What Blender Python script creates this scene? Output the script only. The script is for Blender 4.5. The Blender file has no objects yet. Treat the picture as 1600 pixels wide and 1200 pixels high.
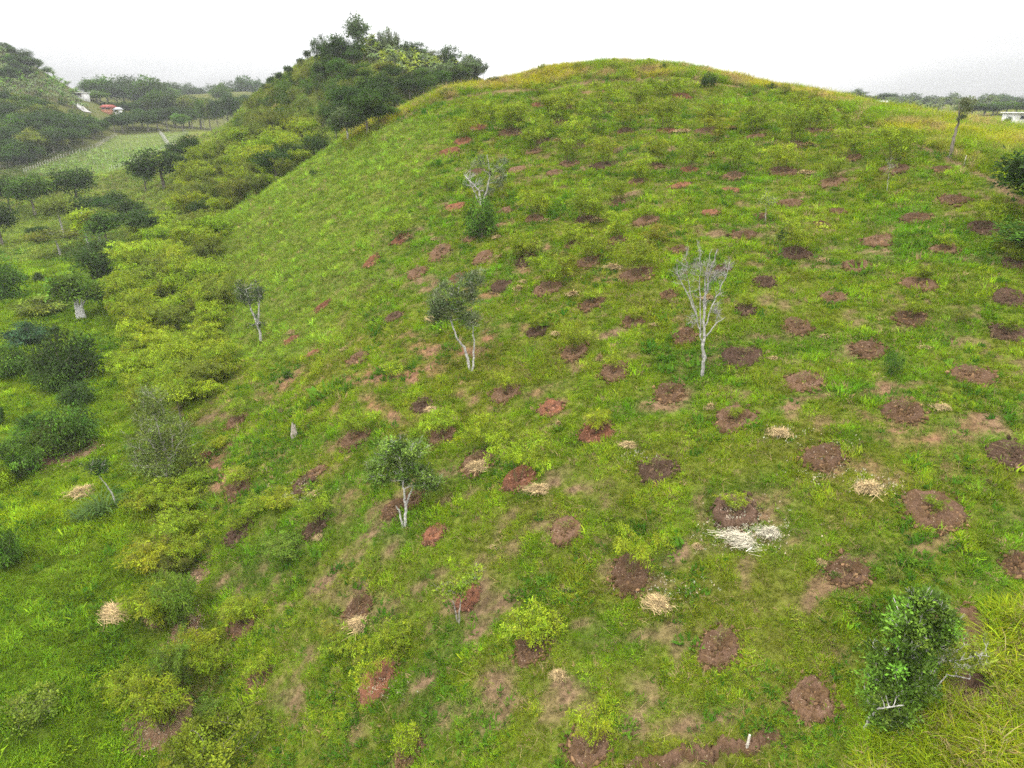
import bpy, math, random
import numpy as np
from mathutils import Vector, Euler, Matrix
R = math.radians
rng = np.random.default_rng(7)
random.seed(7)
scene = bpy.context.scene
col = scene.collection

# ---------------------------------------------------------------- camera
CAMZ = 40.0; PITCH = 22.0; F = 1081.0            # F in pixels of the 1600 px wide photo
cam_d = bpy.data.cameras.new("camera"); cam_d.sensor_width = 36.0; cam_d.lens = 36.0 * F / 1600
cam_d.clip_start = 0.5; cam_d.clip_end = 6000
cam = bpy.data.objects.new("camera", cam_d); col.objects.link(cam)
cam.location = (0, 0, CAMZ); cam.rotation_euler = (R(90 - PITCH), 0, 0)
scene.camera = cam

# ---------------------------------------------------------------- sky, sun, exposure (overcast)
SUN_EL, SUN_AZ = 62.0, -50.0                     # the bright part of the cloud: high, behind the camera to the left
world = bpy.data.worlds.new("World"); scene.world = world; world.use_nodes = True
nt = world.node_tree; nt.nodes.clear()
def N(nt, t, **k):
    n = nt.nodes.new(t)
    for a, b in k.items():
        if a.startswith('i_'): n.inputs[a[2:].replace('_', ' ')].default_value = b
        else: setattr(n, a, b)
    return n
sky = N(nt, 'ShaderNodeTexSky'); sky.sky_type = 'NISHITA'; sky.sun_disc = False
sky.sun_elevation = R(SUN_EL); sky.sun_rotation = R(180 + SUN_AZ)
# cloud deck: luminance of an overcast sky, dim at the horizon and three times brighter overhead
tc = N(nt, 'ShaderNodeTexCoord'); sep = N(nt, 'ShaderNodeSeparateXYZ'); nt.links.new(tc.outputs['Generated'], sep.inputs[0])
nz = N(nt, 'ShaderNodeTexNoise'); nz.inputs['Scale'].default_value = 2.6; nz.inputs['Detail'].default_value = 5
mp = N(nt, 'ShaderNodeMapping'); mp.inputs['Scale'].default_value = (1.2, 1.2, 4.0)
nt.links.new(tc.outputs['Generated'], mp.inputs[0]); nt.links.new(mp.outputs[0], nz.inputs['Vector'])
ma = N(nt, 'ShaderNodeMath', operation='MULTIPLY_ADD'); ma.inputs[1].default_value = 0.10; ma.inputs[2].default_value = -0.05
nt.links.new(nz.outputs['Fac'], ma.inputs[0])
ad = N(nt, 'ShaderNodeMath', operation='ADD'); nt.links.new(sep.outputs['Z'], ad.inputs[0]); nt.links.new(ma.outputs[0], ad.inputs[1])
# the cloud is thinner and brighter over the hill straight ahead
ax_ = N(nt, 'ShaderNodeMath', operation='SUBTRACT'); ax_.inputs[1].default_value = .10; nt.links.new(sep.outputs['X'], ax_.inputs[0])
ab_ = N(nt, 'ShaderNodeMath', operation='ABSOLUTE'); nt.links.new(ax_.outputs[0], ab_.inputs[0])
th_ = N(nt, 'ShaderNodeMapRange'); th_.interpolation_type = 'SMOOTHSTEP'; th_.inputs['From Min'].default_value = .12; th_.inputs['From Max'].default_value = .42; th_.inputs['To Min'].default_value = .07; th_.inputs['To Max'].default_value = -.005
nt.links.new(ab_.outputs[0], th_.inputs['Value']); ad0 = ad; ad = N(nt, 'ShaderNodeMath', operation='ADD'); nt.links.new(ad0.outputs[0], ad.inputs[0]); nt.links.new(th_.outputs[0], ad.inputs[1])
rmp = N(nt, 'ShaderNodeMapRange'); rmp.inputs['From Min'].default_value = -0.1; rmp.inputs['From Max'].default_value = 1.0
nt.links.new(ad.outputs[0], rmp.inputs['Value'])
cr = N(nt, 'ShaderNodeValToRGB'); nt.links.new(rmp.outputs[0], cr.inputs[0])
SKY = [(-0.10, .34), (-0.01, .44), (0.03, .51), (0.055, .66), (0.085, .90), (0.13, 1.25), (0.5, 2.2), (1.0, 2.9)]
e = cr.color_ramp.elements
for i, (z, v) in enumerate(SKY):
    p = (z + .1) / 1.1
    el = e[i] if i < 2 else e.new(p)
    el.position = p; el.color = (v / 3, v / 3 * 1.0, v / 3 * 1.012, 1)
mxw = N(nt, 'ShaderNodeMix'); mxw.data_type = 'RGBA'; mxw.inputs[0].default_value = .95
scl = N(nt, 'ShaderNodeVectorMath', operation='SCALE'); scl.inputs['Scale'].default_value = 30.0      # the ramp holds luminance / 3, the Background has strength 0.1
nt.links.new(cr.outputs[0], scl.inputs[0]); nt.links.new(sky.outputs[0], mxw.inputs[6]); nt.links.new(scl.outputs[0], mxw.inputs[7])
bg2 = N(nt, 'ShaderNodeBackground'); bg2.inputs[1].default_value = 0.1; nt.links.new(mxw.outputs[2], bg2.inputs[0])
wo = N(nt, 'ShaderNodeOutputWorld'); nt.links.new(bg2.outputs[0], wo.inputs[0])
sd = bpy.data.lights.new("sun", 'SUN'); sd.energy = 1.5; sd.angle = R(12); sd.color = (1, .965, .9)
sun = bpy.data.objects.new("sun", sd); col.objects.link(sun)
_az = R(SUN_AZ); _d = Vector((math.sin(_az) * math.cos(R(SUN_EL)), -math.cos(_az) * math.cos(R(SUN_EL)), math.sin(R(SUN_EL))))
sun.location = _d * 100; sun.rotation_euler = _d.to_track_quat('Z', 'Y').to_euler()
scene.view_settings.view_transform = 'Standard'; scene.view_settings.look = 'None'
scene.view_settings.exposure = 0.53; scene.view_settings.gamma = 1.0; scene.view_settings.use_curve_mapping = False
scene.render.engine = 'CYCLES'
cy = scene.cycles
cy.max_bounces = 5; cy.diffuse_bounces = 3; cy.transmission_bounces = 4; cy.glossy_bounces = 1; cy.volume_bounces = 1; cy.transparent_max_bounces = 4
cy.filter_width = 1.6; cy.use_denoising = bool(globals().get('DENOISE', False))

# ---------------------------------------------------------------- projection helpers (photo pixels, 1600 x 1200)
SP, CP = math.sin(R(PITCH)), math.cos(R(PITCH))
def unproj(u, v, zc):
    xr = (u - 800) / F * zc; yd = (v - 600) / F * zc
    return xr, zc * CP - yd * SP, CAMZ - (zc * SP + yd * CP)
def proj(x, y, z):
    x = np.asarray(x, float); y = np.asarray(y, float); z = np.asarray(z, float)
    dz = CAMZ - z
    zc = y * CP + dz * SP; yd = dz * CP - y * SP
    zs = np.maximum(zc, .01)
    return 800 + F * x / zs, 600 + F * yd / zs, zc

# ---------------------------------------------------------------- noise
_NT = rng.random((6, 256, 256))
def vnoise(x, y, k=0):
    t = _NT[k % 6]; x = np.asarray(x, float) + 37.3 * k; y = np.asarray(y, float) + 11.7 * k
    xi = np.floor(x).astype(int); yi = np.floor(y).astype(int); fx = x - xi; fy = y - yi
    fx = fx * fx * (3 - 2 * fx); fy = fy * fy * (3 - 2 * fy)
    a = t[xi & 255, yi & 255]; b = t[(xi + 1) & 255, yi & 255]; c = t[xi & 255, (yi + 1) & 255]; d = t[(xi + 1) & 255, (yi + 1) & 255]
    return (a * (1 - fx) + b * fx) * (1 - fy) + (c * (1 - fx) + d * fx) * fy
def fbm(x, y, s, o=4, k=0):
    v = 0; a = 1; t = 0
    for i in range(o):
        v = v + a * vnoise(np.asarray(x) / s, np.asarray(y) / s, k + i); t += a; a *= .5; s *= .47
    return v / t          # 0..1

# ---------------------------------------------------------------- terrain: a smooth surface through surveyed points
CPTS = [  # photo column, row, depth along the view axis in metres
 (1100,1200,24),(1100,1010,27),(1100,800,31.5),(1100,680,35.5),(1100,560,41),(1100,395,51),(1100,285,65),(1100,200,81),(1100,150,94),(1090,108,110),
 (1350,1200,22.5),(1350,1000,25.5),(1350,800,29),(1350,600,36.5),(1350,450,45),(1350,330,55),(1350,250,65),(1345,195,76),
 (1600,1200,21.5),(1600,1000,24.5),(1600,800,28.5),(1600,600,34.5),(1600,450,42),(1600,350,48),(1600,280,55),(1580,230,66),
 (1870,1200,21.5),(1870,900,27),(1870,600,36),(1870,400,46),(1870,270,70),
 (1487,242,60),(1400,205,71),(1290,165,84),(1400,178,84),(1280,150,95),(1500,196,76),
 (850,1200,25.5),(850,1010,29),(850,800,34),(850,680,38.5),(850,560,45),(850,395,57),(850,285,72),(850,200,88),(850,140,104),(850,106,114),(960,100,114),
 (700,1200,27),(700,1010,31),(700,800,36.5),(700,680,42),(700,560,49),(700,395,63),(700,285,77),(700,200,91),(700,142,107),
 (600,1200,28.5),(590,1010,32.5),(590,800,38.5),(560,680,45),(560,560,53),(560,395,69),(580,285,84),(620,210,98),(625,172,108),
 (400,1200,32),(450,1010,35),(430,800,42),(440,680,48.5),(430,560,60),(430,450,74),(450,350,89),(520,260,101),(570,220,106),
 (340,900,41),(330,700,51.5),(350,560,68),(340,440,88),(390,340,98),(470,270,106),
 (250,1200,34.5),(240,1010,38),(240,850,44.5),(230,700,54),(250,560,72),(240,450,93),(270,370,116),
 (100,1200,32),(100,1010,37),(100,850,44.5),(100,700,56.5),(100,600,70),(100,500,90),(100,420,120),(90,360,152),
 (-100,1200,31),(-100,1000,37),(-100,800,47),(-100,600,69),(-100,480,96),(-100,400,128),(-100,340,160),
 (20,300,205),(120,285,210),(200,290,190),(250,300,165),(300,320,132),
 (60,262,245),(180,215,300),(290,207,320),(330,235,190),(150,250,255),(230,240,240),
 (350,260,150),(400,220,152),(430,280,122),(480,200,145),(450,240,128),(500,160,158),(540,210,125),(580,185,128),
 (400,143,185),(440,120,182),(490,90,180),(530,78,178),(580,68,180),(640,78,180),(700,92,182),(750,115,180),(640,130,160),(700,130,165),(600,120,155),
 (0,85,335),(30,110,330),(80,130,340),(130,150,370),(-60,40,330),(0,160,290),(60,180,290),(130,200,310),(0,230,255),(-100,200,270),(-200,20,330),(-200,300,200),
 (200,175,420),(260,170,460),(330,165,470),(400,160,480),(200,150,520),(300,150,560),(400,146,560),
 (1330,172,330),(1400,178,300),(1500,184,280),(1600,200,230),(1700,200,230),(1350,162,420),(1500,166,400),(1640,172,380),(1800,170,380),(1900,250,160),
]
WPTS = [  # world points the photo does not show: x, y, z
 (0,-12,20.6),(-25,-12,14),(25,-12,21.5),(-55,-10,13),(60,-10,22),(-90,20,14),(-140,60,15),(80,30,25),
 (38,150,36),(0,140,36),(-12,150,33),(60,140,32),(38,185,26),(90,125,30),(15,200,22),(70,190,22),(120,150,26),(-30,135,34),
 (120,230,27),(60,260,22),(0,260,24),(-30,210,42),(-60,230,40),(-80,230,38),(-40,280,24),(-20,190,40),(100,330,33),(20,330,24),(-80,330,22),
 (-130,200,22),(0,500,30),(100,560,32),(-220,640,36),(-100,600,34),(220,520,34),(320,330,38),(-420,300,80),(-420,500,70),(-300,150,30),(200,120,30),(-420,60,40),
 (0,900,25),(-400,900,30),(400,900,25),(420,500,38),(420,150,40),(420,-30,30),(-420,-30,20),(250,40,28),
]
P = [unproj(*c) for c in CPTS] + WPTS
P = np.array(P, float)
SX, SY = 1.0, 1.0
def _phi(r2): return 0.5 * r2 * np.log(r2 + 1e-9)
_n = len(P)
_d2 = (P[:, None, 0] - P[None, :, 0]) ** 2 + (P[:, None, 1] - P[None, :, 1]) ** 2
_sm = 25.0 + 0.25 * (P[:, 1] - 0) .clip(0, 600)
A = np.zeros((_n + 3, _n + 3)); A[:_n, :_n] = _phi(_d2) + np.diag(_sm); A[:_n, _n] = 1; A[:_n, _n + 1] = P[:, 0]; A[:_n, _n + 2] = P[:, 1]
A[_n, :_n] = 1; A[_n + 1, :_n] = P[:, 0]; A[_n + 2, :_n] = P[:, 1]
W = np.linalg.solve(A, np.concatenate([P[:, 2], [0, 0, 0]]))
def _tps(x, y):
    x = np.asarray(x, float); y = np.asarray(y, float); sh = x.shape; x = x.ravel(); y = y.ravel()
    out = np.empty(x.size)
    for s in range(0, x.size, 20000):
        a = x[s:s + 20000, None]; b = y[s:s + 20000, None]
        r2 = (a - P[:, 0]) ** 2 + (b - P[:, 1]) ** 2
        out[s:s + 20000] = _phi(r2) @ W[:_n] + W[_n] + W[_n + 1] * a[:, 0] + W[_n + 2] * b[:, 0]
    return out.reshape(sh)
# smooth part tabulated on a 2 m raster, read back with bicubic-like smoothing
GX0, GY0, GS = -560.0, -60.0, 2.0
_gx = np.arange(GX0, 561, GS); _gy = np.arange(GY0, 1001, GS)
_G = _tps(*np.meshgrid(_gx, _gy, indexing='ij'))
def base_z(x, y):
    fx = (np.asarray(x, float) - GX0) / GS; fy = (np.asarray(y, float) - GY0) / GS
    xi = np.clip(np.floor(fx).astype(int), 1, len(_gx) - 3); yi = np.clip(np.floor(fy).astype(int), 1, len(_gy) - 3)
    fx = np.clip(fx - xi, 0, 1); fy = np.clip(fy - yi, 0, 1)
    def w(t): return (-.5*t+t*t-.5*t**3, 1-2.5*t*t+1.5*t**3, .5*t+2*t*t-1.5*t**3, -.5*t*t+.5*t**3)
    wx = w(fx); wy = w(fy); s = 0
    for i in range(4):
        for j in range(4): s = s + wx[i] * wy[j] * _G[xi + i - 1, yi + j - 1]
    return s
def terrain(x, y):
    x = np.asarray(x, float); y = np.asarray(y, float)
    z = base_z(x, y)
    d = np.hypot(x, y)
    z = z + (fbm(x, y, 9.0, 3, 0) - .5) * .8 + (fbm(x * .8, y * 2.2, 2.2, 3, 3) - .5) * .38   # lumps and the cattle terracing
    z = z + (fbm(x, y, 60.0, 3, 2) - .5) * 6 * np.clip((d - 180) / 200, 0, 1)
    return z
def hit(u, v, dmin=12.0, dmax=900.0):
    """where the view ray through photo pixel (u, v) first meets the ground"""
    dx, dy, dz = (u - 800) / F, CP - (v - 600) / F * SP, -(SP + (v - 600) / F * CP)
    t = dmin * (dmax / dmin) ** np.linspace(0, 1, 500)
    h = CAMZ + dz * t - terrain(dx * t, dy * t)
    k = np.argmax(h < 0)
    if h[k] >= 0: return None
    a, b = t[max(k - 1, 0)], t[k]
    for _ in range(18):
        m = (a + b) / 2
        if CAMZ + dz * m - float(terrain(dx * m, dy * m)) < 0: b = m
        else: a = m
    return Vector((dx * b, dy * b, float(terrain(dx * b, dy * b)))), b
HAZE = 0.00021

# ---------------------------------------------------------------- tables read off the photograph (columns and rows of the 1600 x 1200 picture)
RED, BRN, DRK = 'red', 'brown', 'dark'
PITS = [  # u, v, width px, soil, crown width px (None: by rule, 0: no plant), tint
 (748,200,24,RED,None),(724,221,26,RED,40),(703,237,28,RED,0),(795,207,28,BRN,None),
 (1065,151,24,RED,30),(885,170,20,BRN,None),(843,164,24,RED,36),(940,176,20,BRN,None),(1000,177,26,BRN,None),(874,193,22,BRN,None),(805,209,24,BRN,None),
 (850,221,26,DRK,None),(903,228,26,DRK,None),(977,207,24,BRN,None),(1040,205,28,RED,56),(1105,206,34,BRN,None),(1180,213,24,BRN,None),(834,238,24,BRN,None),
 (890,256,28,BRN,None),(965,236,26,DRK,None),(945,259,32,DRK,None),(1022,260,22,BRN,None),(1078,266,24,RED,None),(995,284,26,BRN,None),
 (1062,291,28,RED,0),(1147,276,34,BRN,60),(1140,297,24,RED,0),(808,266,28,BRN,None),(867,272,24,BRN,0),(1268,205,24,BRN,60),(1240,228,26,BRN,64),
 (1221,269,38,BRN,None),(1300,284,34,BRN,40),(1330,247,22,BRN,50),(1397,265,36,BRN,70),(1472,265,22,BRN,0),(745,268,24,BRN,0),
 (625,375,30,RED,46),(688,393,42,BRN,0),(712,324,28,RED,0),(580,410,28,RED,0),(652,427,32,BRN,0),(755,402,30,BRN,0),(712,437,26,BRN,0),(789,331,22,BRN,0),
 (783,446,36,DRK,0),(505,478,24,RED,0),(614,496,28,DRK,0),(560,560,36,BRN,0),(492,552,24,RED,0),(735,374,22,BRN,0),(455,532,24,RED,0),
 (915,345,38,DRK,56),(835,343,30,BRN,56),(965,319,22,BRN,44),(1010,345,40,BRN,30),(1110,333,24,RED,0),(1188,338,20,BRN,0),(965,375,28,BRN,50),
 (822,408,32,DRK,44),(893,384,18,BRN,40),(920,410,38,BRN,50),(1160,368,36,BRN,0),(995,430,50,BRN,60),(855,452,46,BRN,60),(925,475,36,BRN,30),(1062,390,30,BRN,0),
 (1130,420,24,DRK,0),(1195,440,34,DRK,0),(990,503,34,BRN,24),(838,518,32,DRK,36),(898,550,40,BRN,54),(960,578,46,BRN,30),(1160,556,60,DRK,0),(1165,483,26,DRK,30),
 (1070,527,36,BRN,0),(1045,462,20,BRN,0),(1234,317,30,BRN,0),(1308,330,24,BRN,0),(1490,313,36,BRN,0),(1430,341,40,BRN,0),(1285,353,18,BRN,0),(1535,356,46,DRK,44),
 (1370,374,44,BRN,0),(1240,397,52,DRK,66),(1475,392,36,BRN,30),(1337,416,38,BRN,20),(1585,413,36,DRK,30),(1435,442,50,BRN,30),(1300,467,36,BRN,0),(1575,465,46,DRK,0),
 (1422,497,46,BRN,36),(1246,511,44,BRN,0),(1575,521,50,DRK,36),(1358,549,46,BRN,0),(1518,586,64,BRN,0),(1256,598,56,BRN,0),
 (370,658,34,BRN,40),(372,763,44,BRN,44),(372,832,42,DRK,36),(318,712,26,RED,0),(660,634,30,DRK,0),(553,684,44,BRN,50),(690,682,40,BRN,50),(745,722,50,BRN,0),
 (475,755,38,DRK,0),(493,823,36,DRK,66),(612,795,30,BRN,0),(645,780,24,BRN,0),(495,738,26,BRN,0),(790,615,46,BRN,44),(810,748,52,RED,84),(678,833,24,RED,0),
 (1046,615,46,BRN,0),(860,638,38,RED,0),(931,677,50,RED,44),(1148,657,60,BRN,26),(1026,735,56,DRK,0),(1146,800,70,DRK,36),(883,830,50,BRN,0),(985,895,62,BRN,84),
 (1412,645,58,BRN,0),(1286,714,64,BRN,0),(1577,710,60,DRK,0),(1458,799,86,BRN,30),(1590,887,44,BRN,0),(1325,895,60,BRN,0),
 (1122,1012,64,BRN,0),(920,1163,70,BRN,60),(1268,1095,70,BRN,0),(1497,985,86,BRN,30),(1515,1078,66,DRK,0),(830,1010,56,BRN,70),(588,1065,64,RED,80),(405,1058,34,BRN,40),
 (560,950,46,BRN,0),(380,975,40,BRN,50),(730,935,18,RED,0),(640,1172,40,BRN,0),
]
LITTER = [(250,1125,95,1.25),(290,985,50,1.0),(105,705,110,.8),(245,960,36,1.0),(310,900,34,.8)]     # fallen bamboo leaves on bare ground
CREST = [(560,215),(620,188),(700,156),(800,134),(900,124),(1000,123),(1100,129),(1200,140),(1280,160),(1340,188),(1400,212),(1450,232),(1487,250),(1540,275),(1590,308),(1640,340),(1720,380)]
SOILC = {RED: (.130, .062, .038), BRN: (.102, .061, .031), DRK: (.066, .042, .026)}

# ---------------------------------------------------------------- node material helpers
def mat(name, build, rough=.9):
    m = bpy.data.materials.new(name); m.use_nodes = True; t = m.node_tree; t.nodes.clear()
    out = t.nodes.new('ShaderNodeOutputMaterial'); sh = build(t); t.links.new(sh, out.inputs[0])
    return m
def mixc(t, fac, a, b, bt='MIX'):
    n = t.nodes.new('ShaderNodeMix'); n.data_type = 'RGBA'; n.blend_type = bt
    for s, v in ((n.inputs[0], fac), (n.inputs[6], a), (n.inputs[7], b)):
        if isinstance(v, bpy.types.NodeSocket): t.links.new(v, s)
        else: s.default_value = v if isinstance(v, (int, float)) else (*v, 1)
    return n.outputs[2]
def noise(t, scale, detail=3, vec=None, rough=.6):
    n = t.nodes.new('ShaderNodeTexNoise'); n.inputs['Scale'].default_value = scale; n.inputs['Detail'].default_value = detail; n.inputs['Roughness'].default_value = rough
    if vec is not None: t.links.new(vec, n.inputs['Vector'])
    return n.outputs['Fac']
def ramp(t, fac, stops):
    n = t.nodes.new('ShaderNodeValToRGB'); t.links.new(fac, n.inputs[0]); e = n.color_ramp.elements
    for i, (p, c) in enumerate(stops):
        el = e[i] if i < 2 else e.new(p)
        el.position = p; c = (c, c, c) if isinstance(c, (int, float)) else c; el.color = (*c, 1)
    return n.outputs[0]
def attr(t, name, kind='GEOMETRY', out='Color'):
    n = t.nodes.new('ShaderNodeAttribute'); n.attribute_name = name; n.attribute_type = kind; return n.outputs[out]
def objco(t): return t.nodes.new('ShaderNodeTexCoord').outputs['Object']
def diffuse(t, c, bump=None, dist=.05):
    n = t.nodes.new('ShaderNodeBsdfDiffuse'); n.inputs['Roughness'].default_value = .6
    if isinstance(c, bpy.types.NodeSocket): t.links.new(c, n.inputs[0])
    else: n.inputs[0].default_value = (*c, 1)
    if bump is not None:
        b = t.nodes.new('ShaderNodeBump'); b.inputs['Distance'].default_value = dist; t.links.new(bump, b.inputs['Height']); t.links.new(b.outputs[0], n.inputs['Normal'])
    return n.outputs[0]
def leafshade(t, c, trans=.28, gloss=.05):
    d = diffuse(t, c); tr = t.nodes.new('ShaderNodeBsdfTranslucent'); t.links.new(c, tr.inputs[0])
    m = t.nodes.new('ShaderNodeMixShader'); m.inputs[0].default_value = trans; t.links.new(d, m.inputs[1]); t.links.new(tr.outputs[0], m.inputs[2])
    if gloss <= 0: return m.outputs[0]
    g = t.nodes.new('ShaderNodeBsdfGlossy'); g.inputs['Roughness'].default_value = .5; g.inputs[0].default_value = (.8, .85, .8, 1)
    m2 = t.nodes.new('ShaderNodeMixShader'); m2.inputs[0].default_value = gloss; t.links.new(m.outputs[0], m2.inputs[1]); t.links.new(g.outputs[0], m2.inputs[2])
    return m2.outputs[0]

# ---------------------------------------------------------------- object helpers
def npmesh(name, V, Fc, cols=None, colname='Col', smooth=False):
    """V (n,3); Fc list of (k,3|4) arrays; cols per-face (m,3) in the order of Fc"""
    me = bpy.data.meshes.new(name); V = np.asarray(V, np.float32)
    Fs = Fc if isinstance(Fc, list) else [Fc]
    Fs = [np.asarray(f, np.int32) for f in Fs if len(f)]
    nl = sum(f.size for f in Fs); nf = sum(len(f) for f in Fs)
    me.vertices.add(len(V)); me.vertices.foreach_set('co', V.ravel())
    me.loops.add(nl); me.loops.foreach_set('vertex_index', np.concatenate([f.ravel() for f in Fs]))
    tot = np.concatenate([np.full(len(f), f.shape[1], np.int32) for f in Fs]); st = np.concatenate([[0], np.cumsum(tot)[:-1]]).astype(np.int32)
    me.polygons.add(nf); me.polygons.foreach_set('loop_start', st)
    if smooth: me.polygons.foreach_set('use_smooth', np.ones(nf, bool))
    if cols is not None:
        a = me.attributes.new(colname, 'FLOAT_COLOR', 'FACE'); c = np.ones((nf, 4), np.float32); c[:, :3] = cols; a.data.foreach_set('color', c.ravel())
    me.update(calc_edges=True); me.validate()
    return me
def link(name, me, m=None, parent=None, loc=None):
    o = bpy.data.objects.new(name, me)
    if m is not None and len(me.materials) == 0: me.materials.append(m)
    col.objects.link(o)
    if parent is not None: o.parent = parent
    if loc is not None: o.location = loc
    return o
def tag(o, label=None, cat=None, group=None, kind=None):
    if label: o['label'] = label
    if cat: o['category'] = cat
    if group: o['group'] = group
    if kind: o['kind'] = kind
    return o

# ---------------------------------------------------------------- what grows where
_cw = []
for u, v in CREST:
    h = hit(u, v)
    if h: _cw.append((math.atan2(h[0].x, h[0].y), math.hypot(h[0].x, h[0].y)))
_cw.sort(); _cwa = np.array([a for a, _ in _cw]); _cwd = np.array([d for _, d in _cw])
_cwd = np.minimum(_cwd, 112)
def tallness(x, y):
    """1 in the tall uncut grass beyond the cut slope, 0 on the slope itself"""
    az = np.arctan2(x, y); d = np.hypot(x, y) + (fbm(x, y, 6, 2, 1) - .5) * 3
    lim = np.interp(az, _cwa, _cwd)
    t = np.clip((d - lim) / 1.5, 0, 1) * ((d < 150) | (az > .3)) * (az > _cwa[0] - .02) * (d < 260)
    u, v, _ = proj(x, y, terrain(x, y))
    q = np.clip((u - 1420 + (v - 1020) * .55 + (fbm(x, y, 3, 2, 2) - .5) * 120) / 40, 0, 1) * (v > 960) * (y < 40)     # the corner beside the camera
    return np.maximum(t, q)
def blob(u, v, cu, cv, ru, rv, ang=0):
    a = R(ang); du, dv = u - cu, v - cv; p = (du * math.cos(a) + dv * math.sin(a)) / ru; q = (-du * math.sin(a) + dv * math.cos(a)) / rv
    return np.clip(1.35 - np.sqrt(p * p + q * q), 0, 1) ** .7
_pw = []
for u, v, w, s, c in PITS:
    h = hit(u, v)
    _pw.append((h[0].x, h[0].y, max(.55, w / 2 * h[1] / F) * (1.14 if v < 330 else .96), s))
_lw = []
for u, v, w, k in LITTER:
    h = hit(u, v); _lw.append((h[0].x, h[0].y, w / 2 * h[1] / F))
def pitdist(x, y, lst):
    """distance to the nearest pit edge in units of its radius"""
    x = np.asarray(x); y = np.asarray(y); best = np.full(x.shape, 99.0)
    for p in lst:
        best = np.minimum(best, np.hypot(x - p[0], y - p[1]) / p[2])
    return best
def C(*c): return np.array(c, float)
LIME, GREEN, DEEP, OLIVE, YEL, STRAW, BROWN, REDDISH = C(.178,.268,.012), C(.105,.23,.010), C(.045,.12,.008), C(.178,.228,.015), C(.30,.29,.035), C(.42,.32,.15), C(.16,.11,.06), C(.24,.115,.065)
FIELD = [(38,270),(105,244),(150,232),(182,212),(300,205),(272,226),(215,258),(170,272),(110,276)]
def inpolyv(u, v, poly):
    c = np.zeros(np.shape(u), bool); j = len(poly) - 1
    for i in range(len(poly)):
        a, b = poly[i], poly[j]
        c ^= ((a[1] > v) != (b[1] > v)) & (u < (b[0] - a[0]) * (v - a[1]) / (b[1] - a[1] + 1e-9) + a[0]); j = i
    return c.astype(float)
def lerp(a, b, t): return a + (b - a) * np.asarray(t)[..., None]
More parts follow.
